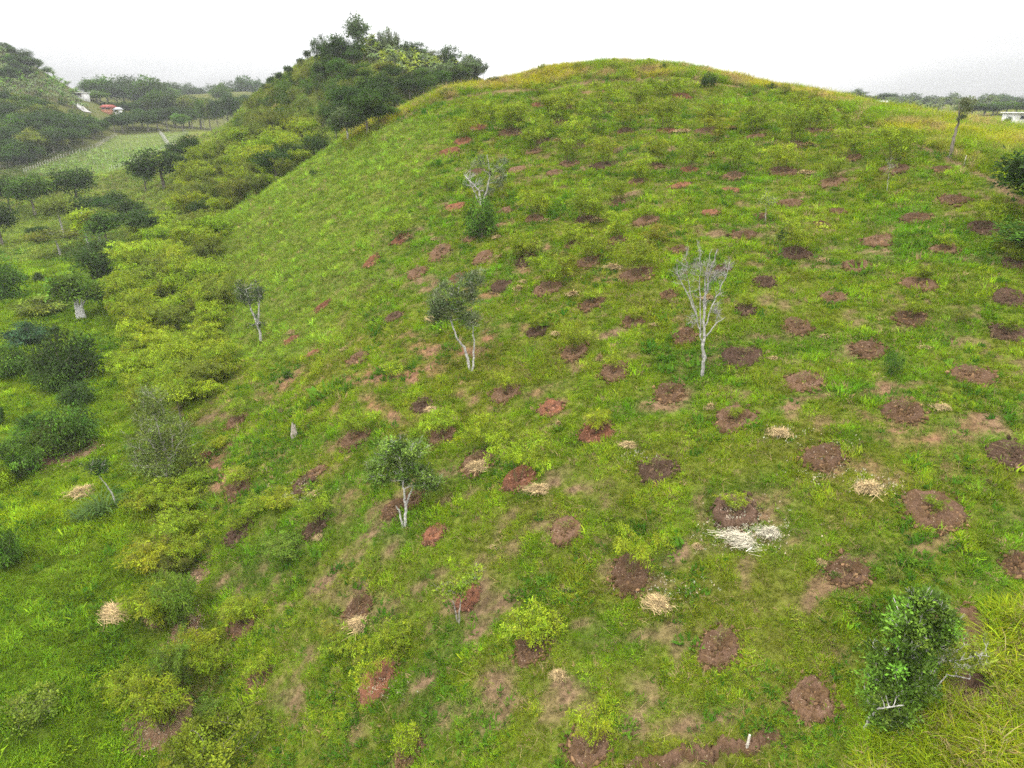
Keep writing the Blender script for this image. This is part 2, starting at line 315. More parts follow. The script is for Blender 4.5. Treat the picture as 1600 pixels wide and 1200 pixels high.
def fields(x, y):
    """(grass colour, ground colour, bareness) at world x, y"""
    z = terrain(x, y); u, v, zc = proj(x, y, z)
    n1 = fbm(x, y, 7, 4, 0); n2 = fbm(x, y, 2.6, 3, 2); n3 = fbm(x, y, 1.1, 2, 4); n4 = fbm(x * .7, y * 1.6, 3.2, 3, 5); n5 = fbm(x, y, .55, 2, 1)
    ss = lambda a, b, t: np.clip((t - a) / (b - a), 0, 1) ** 1.3
    valley = np.clip((235 - u + (v > 900) * 30 + (n1 - .5) * 60) / 50, 0, 1) * (v > 325) * (y < 260)
    flank = np.clip((560 - u + (600 - v) * .55) / 120, 0, 1) * (1 - valley) * (v < 560) * (v > 190) * (y < 140)
    ridge2 = ((y > 125) & (u < 800)).astype(float)
    g = lerp(np.broadcast_to(OLIVE, x.shape + (3,)), LIME, ss(.30, .52, n2 * .6 + n1 * .4))
    g = lerp(g, GREEN, ss(.50, .68, n1 * .35 + n4 * .65) * .9)
    g = lerp(g, DEEP, ss(.60, .80, n2) * .55)
    for b in [(880,900,110,50,0),(680,1100,100,70,0),(600,760,70,60,0),(1360,880,60,30,0),(960,990,60,40,0),(1260,540,90,20,0),(1480,500,110,25,0),(850,940,90,50,0),(440,870,90,60,0),(1330,690,60,20,0),(560,690,80,30,0),(1390,210,60,14,20)]:
        g = lerp(g, GREEN * .8, blob(u, v, *b) * .75 * ss(.3, .6, n2))
    for b in [(1120,940,110,60,0),(1000,740,110,60,0),(1160,1060,130,50,0),(560,900,90,50,0),(1250,230,90,20,0),(980,140,160,20,0)]:
        g = lerp(g, OLIVE * 1.05, blob(u, v, *b) * .7)
    g = lerp(g, C(.20,.295,.03), flank * .75)
    g = lerp(g, lerp(np.broadcast_to(C(.155,.245,.012), x.shape + (3,)), C(.22,.32,.012), ss(.4, .6, n1)), valley)
    g = lerp(g, C(.13,.235,.011), np.clip((v - 830) / 200, 0, 1) * valley * .7)
    t = tallness(x, y)
    far = np.clip((y - 45) / 40, 0, 1)
    g = lerp(g, lerp(lerp(np.broadcast_to(C(.17,.28,.01), x.shape + (3,)), lerp(np.broadcast_to(C(.25,.32,.015), x.shape + (3,)), C(.36,.35,.02), far), ss(.35, .6, n1)), C(.36,.28,.10), ss(.55, .7, n2) * far), t)
    g = lerp(g, lerp(np.broadcast_to(C(.15,.205,.03), x.shape + (3,)), C(.22,.29,.04), ss(.4, .6, n1)), ridge2 * (1 - t))
    fld = inpolyv(u, v, FIELD) * (y > 150); g = lerp(g, lerp(np.broadcast_to(C(.24,.33,.09), x.shape + (3,)), C(.20,.30,.06), ss(.4, .6, n1)), fld * .95)
    g = lerp(g, C(.07,.11,.035), ((y > 200) & (x < -150)) * (1 - fld) * .6)
    bare = .8 * ss(.61, .73, n2 * .4 + n4 * .6) * np.clip(1.6 * n3 + 1.2 * n5 - .75, 0, 1) + ss(.66, .78, n3) * .45
    for b in [(600,585,70,12,-8),(700,548,60,10,4),(440,600,40,14,-30),(640,590,60,12,-20),(520,900,60,14,-45),(1310,920,40,26,0),(700,1130,50,16,-30),(1080,1130,90,16,-12),(560,945,60,30,0),(770,1090,30,50,0),(990,1110,20,50,0),
              (1270,930,16,50,30),(745,940,60,40,0),(240,1100,60,60,0),(450,1085,30,25,0),(600,640,40,10,30),(340,650,40,20,-30),(540,790,20,30,30),(165,590,24,12,-20),(1130,1175,90,14,-17),(1050,118,130,9,0),(900,122,120,7,0)]:
        bare = np.maximum(bare, blob(u, v, *b) * np.clip(1.6 * n3 + 1.4 * n5 - .95, 0, 1))
    edge_ = np.exp(-((np.hypot(x, y) - np.interp(np.arctan2(x, y), _cwa, _cwd) + .4) / .75) ** 2) * (np.arctan2(x, y) > -.2) * (y < 130); bare = np.maximum(bare, edge_ * np.clip(.4 + n3, 0, 1)); t = t * (1 - .9 * edge_)
    bare = np.clip(bare, 0, 1) * (1 - valley * .96) * (1 - flank * .75) * (1 - t * .85) * (1 - ridge2 * .7)
    gr = lerp(np.broadcast_to(BROWN, x.shape + (3,)), REDDISH, ss(.5, .75, fbm(x, y, 15, 2, 3)) * .8)
    gr = lerp(gr, C(.20,.13,.075), ss(.45, .7, n3) * .5)
    gr = lerp(g * .48 + BROWN * .12, gr, np.clip(.12 + bare * 1.3, 0, 1) * (1 - valley) )
    return g, gr, bare, t, valley, flank, (u, v, zc)

# ---------------------------------------------------------------- ground: one sheet to beyond the farthest trees
NXg, NYg = 760, 640
AX = 34.0
_tx = np.linspace(-1, 1, NXg); gx = AX * np.sinh(_tx * math.asinh(540 / AX)); gx = gx
_t0, _t1 = math.asinh((-14 - 28) / 30.), math.asinh((960 - 28) / 30.)
gy = 28 + 30. * np.sinh(np.linspace(_t0, _t1, NYg))
X, Y = np.meshgrid(gx, gy, indexing='ij'); Z = terrain(X, Y)
V = np.stack([X, Y, Z], -1).reshape(-1, 3)
idx = np.arange(NXg * NYg).reshape(NXg, NYg)
Q = np.stack([idx[:-1, :-1], idx[1:, :-1], idx[1:, 1:], idx[:-1, 1:]], -1).reshape(-1, 4)
me = npmesh('ground', V, Q, smooth=True)
_g, _gr, _b, _t, _v, _f, _ = fields(X.ravel(), Y.ravel())
a = me.attributes.new('Col', 'FLOAT_COLOR', 'POINT'); c4 = np.ones((len(V), 4), np.float32); c4[:, :3] = _gr; a.data.foreach_set('color', c4.ravel())
def _ground(t):
    co = objco(t); c = attr(t, 'Col')
    f = ramp(t, noise(t, 3.2, 6, co, .75), [(.35, .45), (.5, 1.0), (.66, 1.5)])
    c = mixc(t, 1.0, c, f, 'MULTIPLY')
    return diffuse(t, c, noise(t, 7.0, 5, co, .8), .12)
M_ground = mat('ground_soil_and_thatch', _ground)
ground = link('ground', me, M_ground); tag(ground, 'grassy hill slopes and valley floor with patches of bare brown earth', 'ground', kind='structure')

# ---------------------------------------------------------------- grass tufts
def tuft(name, n, hgt, spread, width, droop, seed, segs=2, lean=.5):
    r = np.random.default_rng(seed); V = []; Fq = []; cs = []
    for i in range(n):
        a = r.random() * 6.283; rr = spread * math.sqrt(r.random()); bx, by = rr * math.cos(a), rr * math.sin(a)
        a2 = a + r.normal() * .7; L = hgt * (.55 + .6 * r.random()); le = lean * (.3 + .9 * r.random()); w = width * (.7 + .6 * r.random())
        px, py = -math.sin(a2) * w / 2, math.cos(a2) * w / 2; k0 = len(V); x, y, z = bx, by, -.04; th = le * .5
        for s in range(segs + 1):
            f = 1 - .85 * (s / segs) ** 1.5
            V += [(x - px * f, y - py * f, z), (x + px * f, y + py * f, z)]
            st = L / segs; x += math.cos(a2) * math.sin(th) * st; y += math.sin(a2) * math.sin(th) * st; z += math.cos(th) * st; th += droop * (.6 + .8 * r.random())
        for s in range(segs): Fq.append((k0 + 2 * s, k0 + 2 * s + 1, k0 + 2 * s + 3, k0 + 2 * s + 2)); cs.append((1, 1, 1))
        b = .75 + .5 * r.random()
        for s in range(segs): cs[-1 - s] = (b * (1 + .1 * r.normal()), b, b)
    return npmesh(name, V, np.array(Fq), np.array(cs))
def _grassmat(t):
    c = attr(t, 'tint', 'INSTANCER'); c = mixc(t, 1.0, c, attr(t, 'Col'), 'MULTIPLY')
    return leafshade(t, c, .32, .0)
M_grass = mat('grass_blades', _grassmat)
def scatter(name, meshes, pts, rot, scl, tint, label, M=None, cat='grass'):
    """one object of uncountable tufts: points on the ground carrying tuft meshes"""
    nv = len(meshes)
    tm = bpy.data.collections.new(name + '_kinds')
    for i, m_ in enumerate(meshes):
        if len(m_.materials) == 0: m_.materials.append(M or M_grass)
        o = bpy.data.objects.new(name + '_kind', m_); tm.objects.link(o)
    me = bpy.data.meshes.new(name); me.vertices.add(len(pts)); me.vertices.foreach_set('co', np.asarray(pts, np.float32).ravel())
    def at(n, ty, key, d):
        a = me.attributes.new(n, ty, 'POINT'); a.data.foreach_set(key, np.ascontiguousarray(d).ravel())
    at('rot', 'FLOAT_VECTOR', 'vector', rot.astype(np.float32)); at('scl', 'FLOAT_VECTOR', 'vector', scl.astype(np.float32))
    c = np.ones((len(pts), 4), np.float32); c[:, :3] = tint; at('tint', 'FLOAT_COLOR', 'color', c)
    at('pick', 'INT', 'value', rng.integers(0, nv, len(pts)).astype(np.int32))
    o = bpy.data.objects.new(name, me); col.objects.link(o)
    ng = bpy.data.node_groups.new(name + '_nodes', 'GeometryNodeTree')
    ng.interface.new_socket('Geometry', in_out='INPUT', socket_type='NodeSocketGeometry'); ng.interface.new_socket('Geometry', in_out='OUTPUT', socket_type='NodeSocketGeometry')
    gi = ng.nodes.new('NodeGroupInput'); go = ng.nodes.new('NodeGroupOutput'); ip = ng.nodes.new('GeometryNodeInstanceOnPoints')
    mpn = ng.nodes.new('GeometryNodeMeshToPoints')
    ci = ng.nodes.new('GeometryNodeCollectionInfo'); ci.inputs['Collection'].default_value = tm; ci.inputs['Separate Children'].default_value = True; ci.inputs['Reset Children'].default_value = True
    def na(n, ty):
        q = ng.nodes.new('GeometryNodeInputNamedAttribute'); q.data_type = ty; q.inputs[0].default_value = n; return q.outputs[0]
    L = ng.links.new
    L(gi.outputs[0], mpn.inputs[0]); L(mpn.outputs[0], ip.inputs['Points']); L(ci.outputs[0], ip.inputs['Instance']); ip.inputs['Pick Instance'].default_value = True
    L(na('pick', 'INT'), ip.inputs['Instance Index']); L(na('rot', 'FLOAT_VECTOR'), ip.inputs['Rotation']); L(na('scl', 'FLOAT_VECTOR'), ip.inputs['Scale']); L(ip.outputs[0], go.inputs[0])
    md = o.modifiers.new('scatter', 'NODES'); md.node_group = ng
    tag(o, label, cat, kind='stuff')
    return o
def wedge(n, r0, r1, p, amax=.96):
    """n points in front of the camera position with density falling as r^-p"""
    k = 2 - p; r = (r0 ** k + rng.random(n) * (r1 ** k - r0 ** k)) ** (1 / k); a = (rng.random(n) * 2 - 1) * amax
    return r * np.sin(a), r * np.cos(a) 
def rotscl(n, s, tilt=.25):
    rt = np.stack([rng.normal(0, tilt, n), rng.normal(0, tilt, n), rng.random(n) * 6.283], -1)
    sc = np.stack([s * (.85 + .3 * rng.random(n)), s * (.85 + .3 * rng.random(n)), s * (.75 + .5 * rng.random(n))], -1)
    return rt, sc
GD = float(globals().get('GRASS_DENSITY', 1.0))
x, y = wedge(int(500000 * GD), 12, 330, 1.3)
g, gr, bare, tl, val, fl, (u, v, zc) = fields(x, y)
pd = np.minimum(pitdist(x, y, _pw), pitdist(x, y, _lw) * 1.02 + .2 * rng.random(len(x)))
dist = np.hypot(x, y)
keep = (pd > .78 + .36 * rng.random(len(x))) & (rng.random(len(x)) > bare * .62) & ((tl < .5) | (rng.random(len(x)) < .15)) & (zc > 5) & (v < 1900) & ((v > 60) | (dist > 100))
x, y, g, dist, val, fl, bare, v, u = [q[keep] for q in (x, y, g, dist, val, fl, bare, v, u)]
clm = fbm(x, y, .9, 2, 3); n = len(x); s = .92 * (dist / 28) ** .50 * (.7 + .6 * fbm(x, y, 2.0, 2, 1)) * (.55 + .9 * clm) * (1 + val * .30 * (v > 800)) * (1 - .45 * np.clip(bare * 2, 0, 1))
s *= np.exp(rng.normal(0, .22, n))
tint = g * np.exp((clm - .5) * 1.3)[:, None] * np.exp(rng.normal(0, .20, (n, 1))) * np.exp(rng.normal(0, .05, (n, 3)))
bt = bare * (rng.random(n) < .8); tint = lerp(tint, C(.20,.15,.07) * np.exp(rng.normal(0, .3, (n, 1))), np.clip(bt * 1.6, 0, 1)); dry = rng.random(n) < (.06 * (1 - val) * (1 - .5 * fl)); tint[dry] = STRAW * (.5 + .5 * rng.random((dry.sum(), 1)))
rt, sc = rotscl(n, s)
GT = [tuft('grass_tuft', 22, .21, .20, .026, .45, 11 + i, 2, 1.1) for i in range(4)] + [tuft('grass_tuft', 14, .19, .19, .042, .55, 31 + i, 2, 1.4) for i in range(2)]
scatter('grass', GT, np.stack([x, y, terrain(x, y)], -1), rt, sc, tint, 'short green and olive grass covering the slopes and the valley floor')
print('grass', n)
# tall uncut grass: crest band, far side of the ridge fence, corner below the leafy tree
x, y = wedge(int(310000 * GD), 12, 200, 1.1)
tl = tallness(x, y); keep = rng.random(len(x)) < tl; x, y = x[keep], y[keep]
g, gr, bare, tl, val, fl, (u, v, zc) = fields(x, y); dist = np.hypot(x, y); keep = (v < 1900) & (pitdist(x, y, _pw) > 1.05)
x, y, g, dist, v, u = [q[keep] for q in (x, y, g, dist, v, u)]; n = len(x)
s = (dist / 28) ** .22 * (.75 + .7 * fbm(x, y, 5, 2, 0)) * np.exp(rng.normal(0, .15, n)) * np.where(dist < 40, .8, .72)
tint = g * np.exp(rng.normal(0, .22, (n, 1))) * np.exp(rng.normal(0, .06, (n, 3)))
dry = rng.random(n) < .12; tint[dry] = STRAW * (.55 + .5 * rng.random((dry.sum(), 1)))
rt, sc = rotscl(n, s, .18)
TT = [tuft('tall_grass_tuft', 22, 1.05, .22, .034, .34, 51 + i, 4, .7) for i in range(4)]
scatter('tall_grass', TT, np.stack([x, y, terrain(x, y)], -1), rt, sc, tint, 'tall yellow green uncut grass beyond the cut slope')
print('tall', n)

# ---------------------------------------------------------------- planting pits: rings of hoed soil draped on the slope
def drape(cx, cy, rad, seed, lift=.05, asp=1.0, ang=0., nr=9, na=44, rag=.15, bowl=.10):
    r = np.random.default_rng(seed); ph = r.random(4) * 6.28
    th = np.arange(na) / na * 6.2832
    edge = 1 + rag * (np.sin(2 * th + ph[0]) * .6 + np.sin(3 * th + ph[1]) * .5 + np.sin(5 * th + ph[2]) * .35 + r.normal(0, .35, na))
    V = [(cx, cy)]; T = [0.]
    for i in range(1, nr + 1):
        t = i / nr
        for k in range(na):
            q = rad * t * (1 + (edge[k] - 1) * t); ax, ay = q * math.cos(th[k]), q * math.sin(th[k]) * asp
            V.append((cx + ax * math.cos(ang) - ay * math.sin(ang), cy + ax * math.sin(ang) + ay * math.cos(ang))); T.append(t)
    V = np.array(V); T = np.array(T)
    z = terrain(V[:, 0], V[:, 1]) + lift + bowl * (1.3 * np.exp(-((T - .78) / .16) ** 2) - .5 * np.exp(-(T / .3) ** 2)) + (r.random(len(T)) - .5) * .05 * (T < .97); z[T > .97] -= lift + .05
    Fs = []; tri = [(0, 1 + k, 1 + (k + 1) % na) for k in range(na)]
    for i in range(nr - 1):
        o0, o1 = 1 + i * na, 1 + (i + 1) * na
        Fs += [(o0 + k, o1 + k, o1 + (k + 1) % na, o0 + (k + 1) % na) for k in range(na)]
    return np.column_stack([V, z]) - np.array([cx, cy, float(terrain(cx, cy))]), [np.array(tri), np.array(Fs)]
def soilmat(name, c, c2, chips=.62):
    def b(t):
        co = objco(t); k = mixc(t, ramp(t, noise(t, 1.3, 4, co, .7), [(.4, 0.), (.62, 1.)]), c, c2)
        k = mixc(t, 1.0, k, ramp(t, noise(t, 9, 5, co, .8), [(.3, .5), (.7, 1.5)]), 'MULTIPLY')
        oi = t.nodes.new('ShaderNodeObjectInfo'); mr = t.nodes.new('ShaderNodeMapRange'); mr.inputs['To Min'].default_value = .7; mr.inputs['To Max'].default_value = 1.3; t.links.new(oi.outputs['Random'], mr.inputs['Value']); k = mixc(t, 1.0, k, mr.outputs[0], 'MULTIPLY')
        vo = t.nodes.new('ShaderNodeTexVoronoi'); vo.inputs['Scale'].default_value = 7.5; t.links.new(co, vo.inputs['Vector'])
        ch = ramp(t, vo.outputs['Distance'], [(.10, 1.), (.16, 0.)]); big = ramp(t, noise(t, 1.7, 2, co), [(chips - .12, 0.), (chips, 1.)])
        mm = t.nodes.new('ShaderNodeMath'); mm.operation = 'MULTIPLY'; t.links.new(ch, mm.inputs[0]); t.links.new(big, mm.inputs[1])
        k = mixc(t, mm.outputs[0], k, (.45, .36, .25))
        return diffuse(t, k, noise(t, 12, 5, co, .8), .10)
    return mat(name, b)
M_soil = {RED: soilmat('red_earth', SOILC[RED], (.20, .085, .045)), BRN: soilmat('brown_earth', SOILC[BRN], (.13, .078, .05), .55), DRK: soilmat('dark_earth', SOILC[DRK], (.095, .058, .04), .6)}
M_lit = soilmat('leaf_litter_ground', (.17, .10, .06), (.24, .16, .09), .3)
for i, (px, py, pr, s) in enumerate(_pw):
    V_, F_ = drape(px, py, pr, 900 + i)
    o = link('soil_ring', npmesh('soil_ring', V_, F_, smooth=True), M_soil[s], None, (px, py, float(terrain(px, py))))
    tag(o, {RED: 'round bare ring of red earth hoed into the grassy slope', BRN: 'round bare ring of brown earth hoed into the grassy slope', DRK: 'round bare ring of dark earth hoed into the grassy slope'}[s], 'soil', 'round bare soil rings on the slope', 'structure')
for i, ((px, py, pr), (u, v, w, asp)) in enumerate(zip(_lw, LITTER)):
    V_, F_ = drape(px, py, pr, 990 + i, asp=asp, rag=.16, bowl=.04)
    o = link('leaf_litter_ground', npmesh('leaf_litter_ground', V_, F_, smooth=True), M_lit, None, (px, py, float(terrain(px, py))))
    tag(o, 'bare brown ground strewn with pale fallen bamboo leaves', 'ground', 'leaf strewn bare ground under the bamboo', 'structure')

# loose clods on and below every ring
def clod(seed):
    r = np.random.default_rng(seed); V = np.array([(1,0,0),(-1,0,0),(0,1,0),(0,-1,0),(0,0,1),(0,0,-1),(.6,.6,.5),(-.6,.5,.5),(.5,-.6,.5),(-.5,-.6,.5)]) * .06 * (.7 + .6 * r.random((10, 1)))
    Fq = np.array([(0,6,4),(6,2,4),(2,7,4),(7,1,4),(1,9,4),(9,3,4),(3,8,4),(8,0,4),(0,2,6),(2,1,7),(1,3,9),(3,0,8),(0,5,2),(2,5,1),(1,5,3),(3,5,0)])
    return npmesh('clod', V, Fq, np.ones((16, 3)) * (.7 + .6 * r.random((16, 1))))
M_clod = mat('loose_earth', lambda t: diffuse(t, attr(t, 'tint', 'INSTANCER')))
qx, qy, qc = [], [], []
for (px, py, pr, s) in _pw:
    d = math.hypot(px, py); m_ = int(190 * min(1, (32 / d) ** 1.2))
    th = rng.normal(-1.57, 1.5, m_); rr = pr * np.where(rng.random(m_) < .35, rng.random(m_) ** .5, .85 + .45 * rng.random(m_) ** 1.7)
    qx.append(px + rr * np.cos(th)); qy.append(py + rr * np.sin(th)); qc.append(np.array(SOILC[s]) * np.exp(rng.normal(.1, .35, (m_, 1))))
for (px, py, pr) in _lw:
    th = rng.random(500) * 6.283; rr = pr * np.sqrt(rng.random(500)) * 1.15; qx.append(px + rr * np.cos(th)); qy.append(py + rr * np.sin(th) * 1.1); qc.append(np.array((.22, .15, .09)) * np.exp(rng.normal(0, .5, (500, 1))))
qx, qy, qc = np.concatenate(qx), np.concatenate(qy), np.concatenate(qc); rt, sc = rotscl(len(qx), np.exp(rng.normal(0, .35, len(qx))) * (.8 + np.hypot(qx, qy) / 80), .8); sc[:, 2] *= .6; sc[-500 * len(_lw):] *= .45
scatter('soil_clods', [clod(i) for i in range(4)], np.stack([qx, qy, terrain(qx, qy) + .06], -1), rt, sc, qc, 'loose clods of earth on and around the bare soil rings', M_clod, 'soil clods')
# broad leaved weeds and dead stalks among the grass
x, y = wedge(105000, 12, 170, 1.2); g, gr, bare, tl, val, fl, (u, v, zc) = fields(x, y)
w_ = fbm(x, y, 3.5, 3, 4); keep = (rng.random(len(x)) < np.clip((w_ - .55) * 4, .015, 1)) & (tl < .5) & (v < 1300) & (pitdist(x, y, _pw) > 1.0) & (fl < .6)
x, y = x[keep], y[keep]; n = len(x); dist = np.hypot(x, y); k_ = rng.random((n, 1)); rt, sc = rotscl(n, (dist / 28) ** .4 * np.exp(rng.normal(0, .3, n)), .3)
WT = [tuft('weed', 16, .26, .16, .075, .5, 81 + i, 2, 1.1) for i in range(4)]
scatter('weeds', WT, np.stack([x, y, terrain(x, y)], -1), rt, sc, C(.055, .15, .012) * (1 - k_) + C(.14, .25, .02) * k_, 'darker broad leaved weeds growing in patches among the grass', cat='weeds')
print('weeds', n)
x, y = wedge(9000, 15, 120, 1.2); g, gr, bare, tl, val, fl, (u, v, zc) = fields(x, y); keep = (val < .3) & (v < 1300); x, y = x[keep], y[keep]; n = len(x); rt, sc = rotscl(n, .8 + .5 * rng.random(n), .5)
DSK = [tuft('dead_stalk', 3, .55, .12, .016, .25, 91 + i, 2, 2.2) for i in range(4)]
scatter('dead_stalks', DSK, np.stack([x, y, terrain(x, y) + .05], -1), rt, sc, STRAW * (.6 + .5 * rng.random((n, 1))), 'thin dead tan stalks lying scattered over the cut slope', cat='stalks')

# ---------------------------------------------------------------- plant builders
def _leafmat(t):
    oi = t.nodes.new('ShaderNodeObjectInfo'); c = mixc(t, 1.0, oi.outputs['Color'], attr(t, 'Col'), 'MULTIPLY')
    return leafshade(t, c, .32, .008)
M_leaf = mat('leaves', _leafmat)
def _barkmat(t):
    oi = t.nodes.new('ShaderNodeObjectInfo'); co = objco(t)
    k = ramp(t, noise(t, 6.0, 6, co, .75), [(.38, .32), (.5, .8), (.62, 1.15)])
    return diffuse(t, mixc(t, 1.0, oi.outputs['Color'], k, 'MULTIPLY'), noise(t, 9, 4, co), .02)
M_bark = mat('bark', _barkmat)
def unit(a): return a / np.maximum(np.linalg.norm(a, axis=-1, keepdims=True), 1e-9)
def leaf_mesh(name, pos, dirs, L, W, colr, r, fold=.0):
    """one small four-cornered leaf at every position"""
    n = len(pos); L = np.broadcast_to(L, (n,))[:, None]; W = np.broadcast_to(W, (n,))[:, None]
    d = unit(dirs); up = unit(r.normal(size=(n, 3)) * .55 + [0, 0, 1.0]); s = unit(np.cross(d, up) + r.normal(size=(n, 3)) * .02)
    V = np.stack([pos, pos + d * L * .45 - s * W / 2, pos + d * L, pos + d * L * .45 + s * W / 2], 1).reshape(-1, 3)
    return npmesh(name, V, np.arange(4 * n).reshape(n, 4), colr)
class Tubes:
    def __init__(s): s.V = []; s.F = []; s.n = 0
    def add(s, pts, r0, r1, k=5):
        pts = np.asarray(pts, float); m = len(pts); t = unit(np.gradient(pts, axis=0)); a = unit(np.cross(t, [.3, .9, .1])); b = np.cross(t, a)
        rr = np.linspace(r0, r1, m)[:, None, None]; th = np.arange(k) / k * 6.2832
        ring = pts[:, None] + rr * (a[:, None] * np.cos(th)[None, :, None] + b[:, None] * np.sin(th)[None, :, None])
        s.V.append(ring.reshape(-1, 3)); i = np.arange(m - 1)[:, None] * k; j = np.arange(k)[None]; j2 = (j + 1) % k
        s.F.append((np.stack([i + j, i + j2, i + k + j2, i + k + j], -1)).reshape(-1, 4) + s.n); s.n += m * k
    def mesh(s, name): return npmesh(name, np.concatenate(s.V), np.concatenate(s.F), smooth=True)
def curve(p0, p1, bend, r, m=5):
    t = np.linspace(0, 1, m)[:, None]; p0, p1 = np.array(p0), np.array(p1); L = np.linalg.norm(p1 - p0)
    off = r.normal(size=3) * .10 * L; off[2] += bend * L
    return p0 * (1 - t) + p1 * t + off * (4 * t * (1 - t)) * .5 + r.normal(size=(m, 3)) * .018 * L * (t > 0) * (t < 1)
def clump_cols(n, nc, r, lo=.6, hi=1.45):
    c = np.exp(r.uniform(math.log(lo), math.log(hi), (nc, 1))) * np.exp(r.normal(0, .06, (nc, 3)))
    return c
def make_tree(seed, stems, lobes, nt=40, per=60, leaf=(.22, .10), clump=.45, r0=.14, bare=0., twigs=0, shell=.55, droop=.0, lo=.6, hi=1.45, minr=.012, flat=.7, rs=.72):
    """stems: lists of (x,y,z) from the ground; lobes: ellipsoids (x,y,z,rx,ry,rz) the crown fills. Returns (wood mesh, leaf mesh or None)"""
    r = np.random.default_rng(seed); T = Tubes(); nodes = []
    for k, st in enumerate(stems):
        st = np.array(st, float); 
        tt = np.linspace(0, 1, len(st)); q = np.linspace(0, 1, 4 * len(st)); pts = np.stack([np.interp(q, tt, st[:, i]) for i in range(3)], -1)
        pts[1:-1] += r.normal(size=(len(pts) - 2, 3)) * .007 * np.linalg.norm(st[-1] - st[0])
        rr = r0 * (1 if k == 0 else rs); T.add(pts, rr * 1.15, rr * .38, 7)
        for i in range(len(pts) // 3, len(pts)): nodes.append((*pts[i], rr * (1 - .55 * i / len(pts))))
    vol = np.array([l[3] * l[4] * l[5] for l in lobes]) ** .7; vol /= vol.sum(); tg = []
    for _ in range(nt):
        l = lobes[r.choice(len(lobes), p=vol)]; d = unit(r.normal(size=3)); q = (shell + (1 - shell) * r.random()) if r.random() < .8 else r.random()
        tg.append([l[0] + d[0] * l[3] * q, l[1] + d[1] * l[4] * q, l[2] + d[2] * l[5] * q])
    tg = np.array(tg); base = np.array(stems[0][-1]); tg = tg[np.argsort(np.linalg.norm(tg - base, axis=1))]
    nodes = np.array(nodes)
    for p in tg:
        dv = p - nodes[:, :3]; L = np.linalg.norm(dv, axis=1) + .8 * np.maximum(0, nodes[:, 2] - p[2] + .1); j = np.argmin(L - nodes[:, 3] * 2)
        c = curve(nodes[j, :3], p, .12, r); ra = max(minr, nodes[j, 3] * .62); T.add(c, ra, max(minr * .6, ra * .3), 4)
        nodes = np.concatenate([nodes, np.column_stack([c[1:], np.linspace(ra, max(minr, ra * .4), len(c) - 1)])])
        for _ in range(twigs):
            s = c[r.integers(1, len(c))]; d = unit(unit(c[-1] - c[0]) + r.normal(size=3) * .45 + [0, 0, .6]); e = s + d * clump * (.6 + 1.1 * r.random())
            cc = curve(s, e, .05, r, 3); T.add(cc, minr * .7, minr * .3, 3)
            for _ in range(2):
                d2 = unit(d + r.normal(size=3) * .55 + [0, 0, .2]); T.add(np.stack([cc[1], cc[1] + d2 * clump * (.4 + .6 * r.random())]), minr * .5, minr * .25, 3)
    wood = T.mesh('trunk')
    if per <= 0: return wood, None
    keep = tg[r.random(len(tg)) >= bare]; nc = len(keep); n = nc * per; ci = np.repeat(np.arange(nc), per)
    sz = clump * np.exp(r.normal(0, .25, nc))
    off = r.normal(size=(n, 3)) * .5; off = off * sz[ci][:, None]; off[:, 2] *= flat
    pos = keep[ci] + off; out = unit(off + [0, 0, .15]) + r.normal(size=(n, 3)) * .6; out[:, 2] -= droop
    cc = clump_cols(n, nc, r, lo, hi)[ci] * np.exp(r.normal(0, .22, (n, 1)))
    return wood, leaf_mesh('crown', pos, out, leaf[0] * (.7 + .6 * r.random(n)), leaf[1] * (.7 + .6 * r.random(n)), cc, r)
def make_bamboo(seed, nculm=9, h=3.2, spread=1.6, nleaf=2200, leaf=(.17, .035), arch=1.0, low=.35, rr=.018, plume=.35):
    """arching culms with feathery sprays of narrow leaves"""
    r = np.random.default_rng(seed); T = Tubes(); P_, D_, Cc = [], [], []
    per = max(1, nleaf // nculm)
    for i in range(nculm):
        a = i / nculm * 6.283 + r.normal() * .5; H = h * (.7 + .4 * r.random()); sp = spread * (.25 + .75 * r.random()); bx, by = .16 * spread * math.cos(a), .16 * spread * math.sin(a)
        t = np.linspace(0, 1, 9); rad = sp * t ** 2.2 * arch; zz = H * (t - .22 * arch * t ** 4 * (1 + r.random()))
        c = np.stack([bx + rad * math.cos(a), by + rad * math.sin(a), zz - .05], -1); c[1:] += r.normal(size=(8, 3)) * .01 * H
        T.add(c, rr, rr * .3, 4)
        ns = 14; ts = low + (1 - low) * r.random(ns) ** .8; sc = np.exp(r.normal(0, .25, (ns, 1))) * np.exp(r.normal(0, .06, (ns, 3)))
        b = np.stack([np.interp(ts, t, c[:, k]) for k in range(3)], -1); sa = r.random(ns) * 6.283; L = plume * h * .5 * (.5 + r.random(ns))
        sd_ = np.stack([np.cos(sa), np.sin(sa), .35 * np.ones(ns)], -1)
        for k in range(ns): T.add(np.stack([b[k], b[k] + sd_[k] * L[k] * .6 + [0, 0, -.05 * L[k]]]), rr * .3, rr * .12, 3)
        k = r.integers(0, ns, per); q = r.random(per) ** .7
        pp = b[k] + sd_[k] * (L[k] * q)[:, None] + np.array([0, 0, -1.0]) * (L[k] * q ** 2 * .55)[:, None] + r.normal(size=(per, 3)) * .05 * h * .5
        dd = sd_[k] * .8 + r.normal(size=(per, 3)) * .55 + np.array([0, 0, -.55]); P_.append(pp); D_.append(dd); Cc.append(sc[k] * np.exp(r.normal(0, .2, (per, 1))))
    n = per * nculm
    return T.mesh('stems'), leaf_mesh('foliage', np.concatenate(P_), np.concatenate(D_), leaf[0] * (.7 + .6 * r.random(n)), leaf[1] * (.7 + .6 * r.random(n)), np.concatenate(Cc), r)
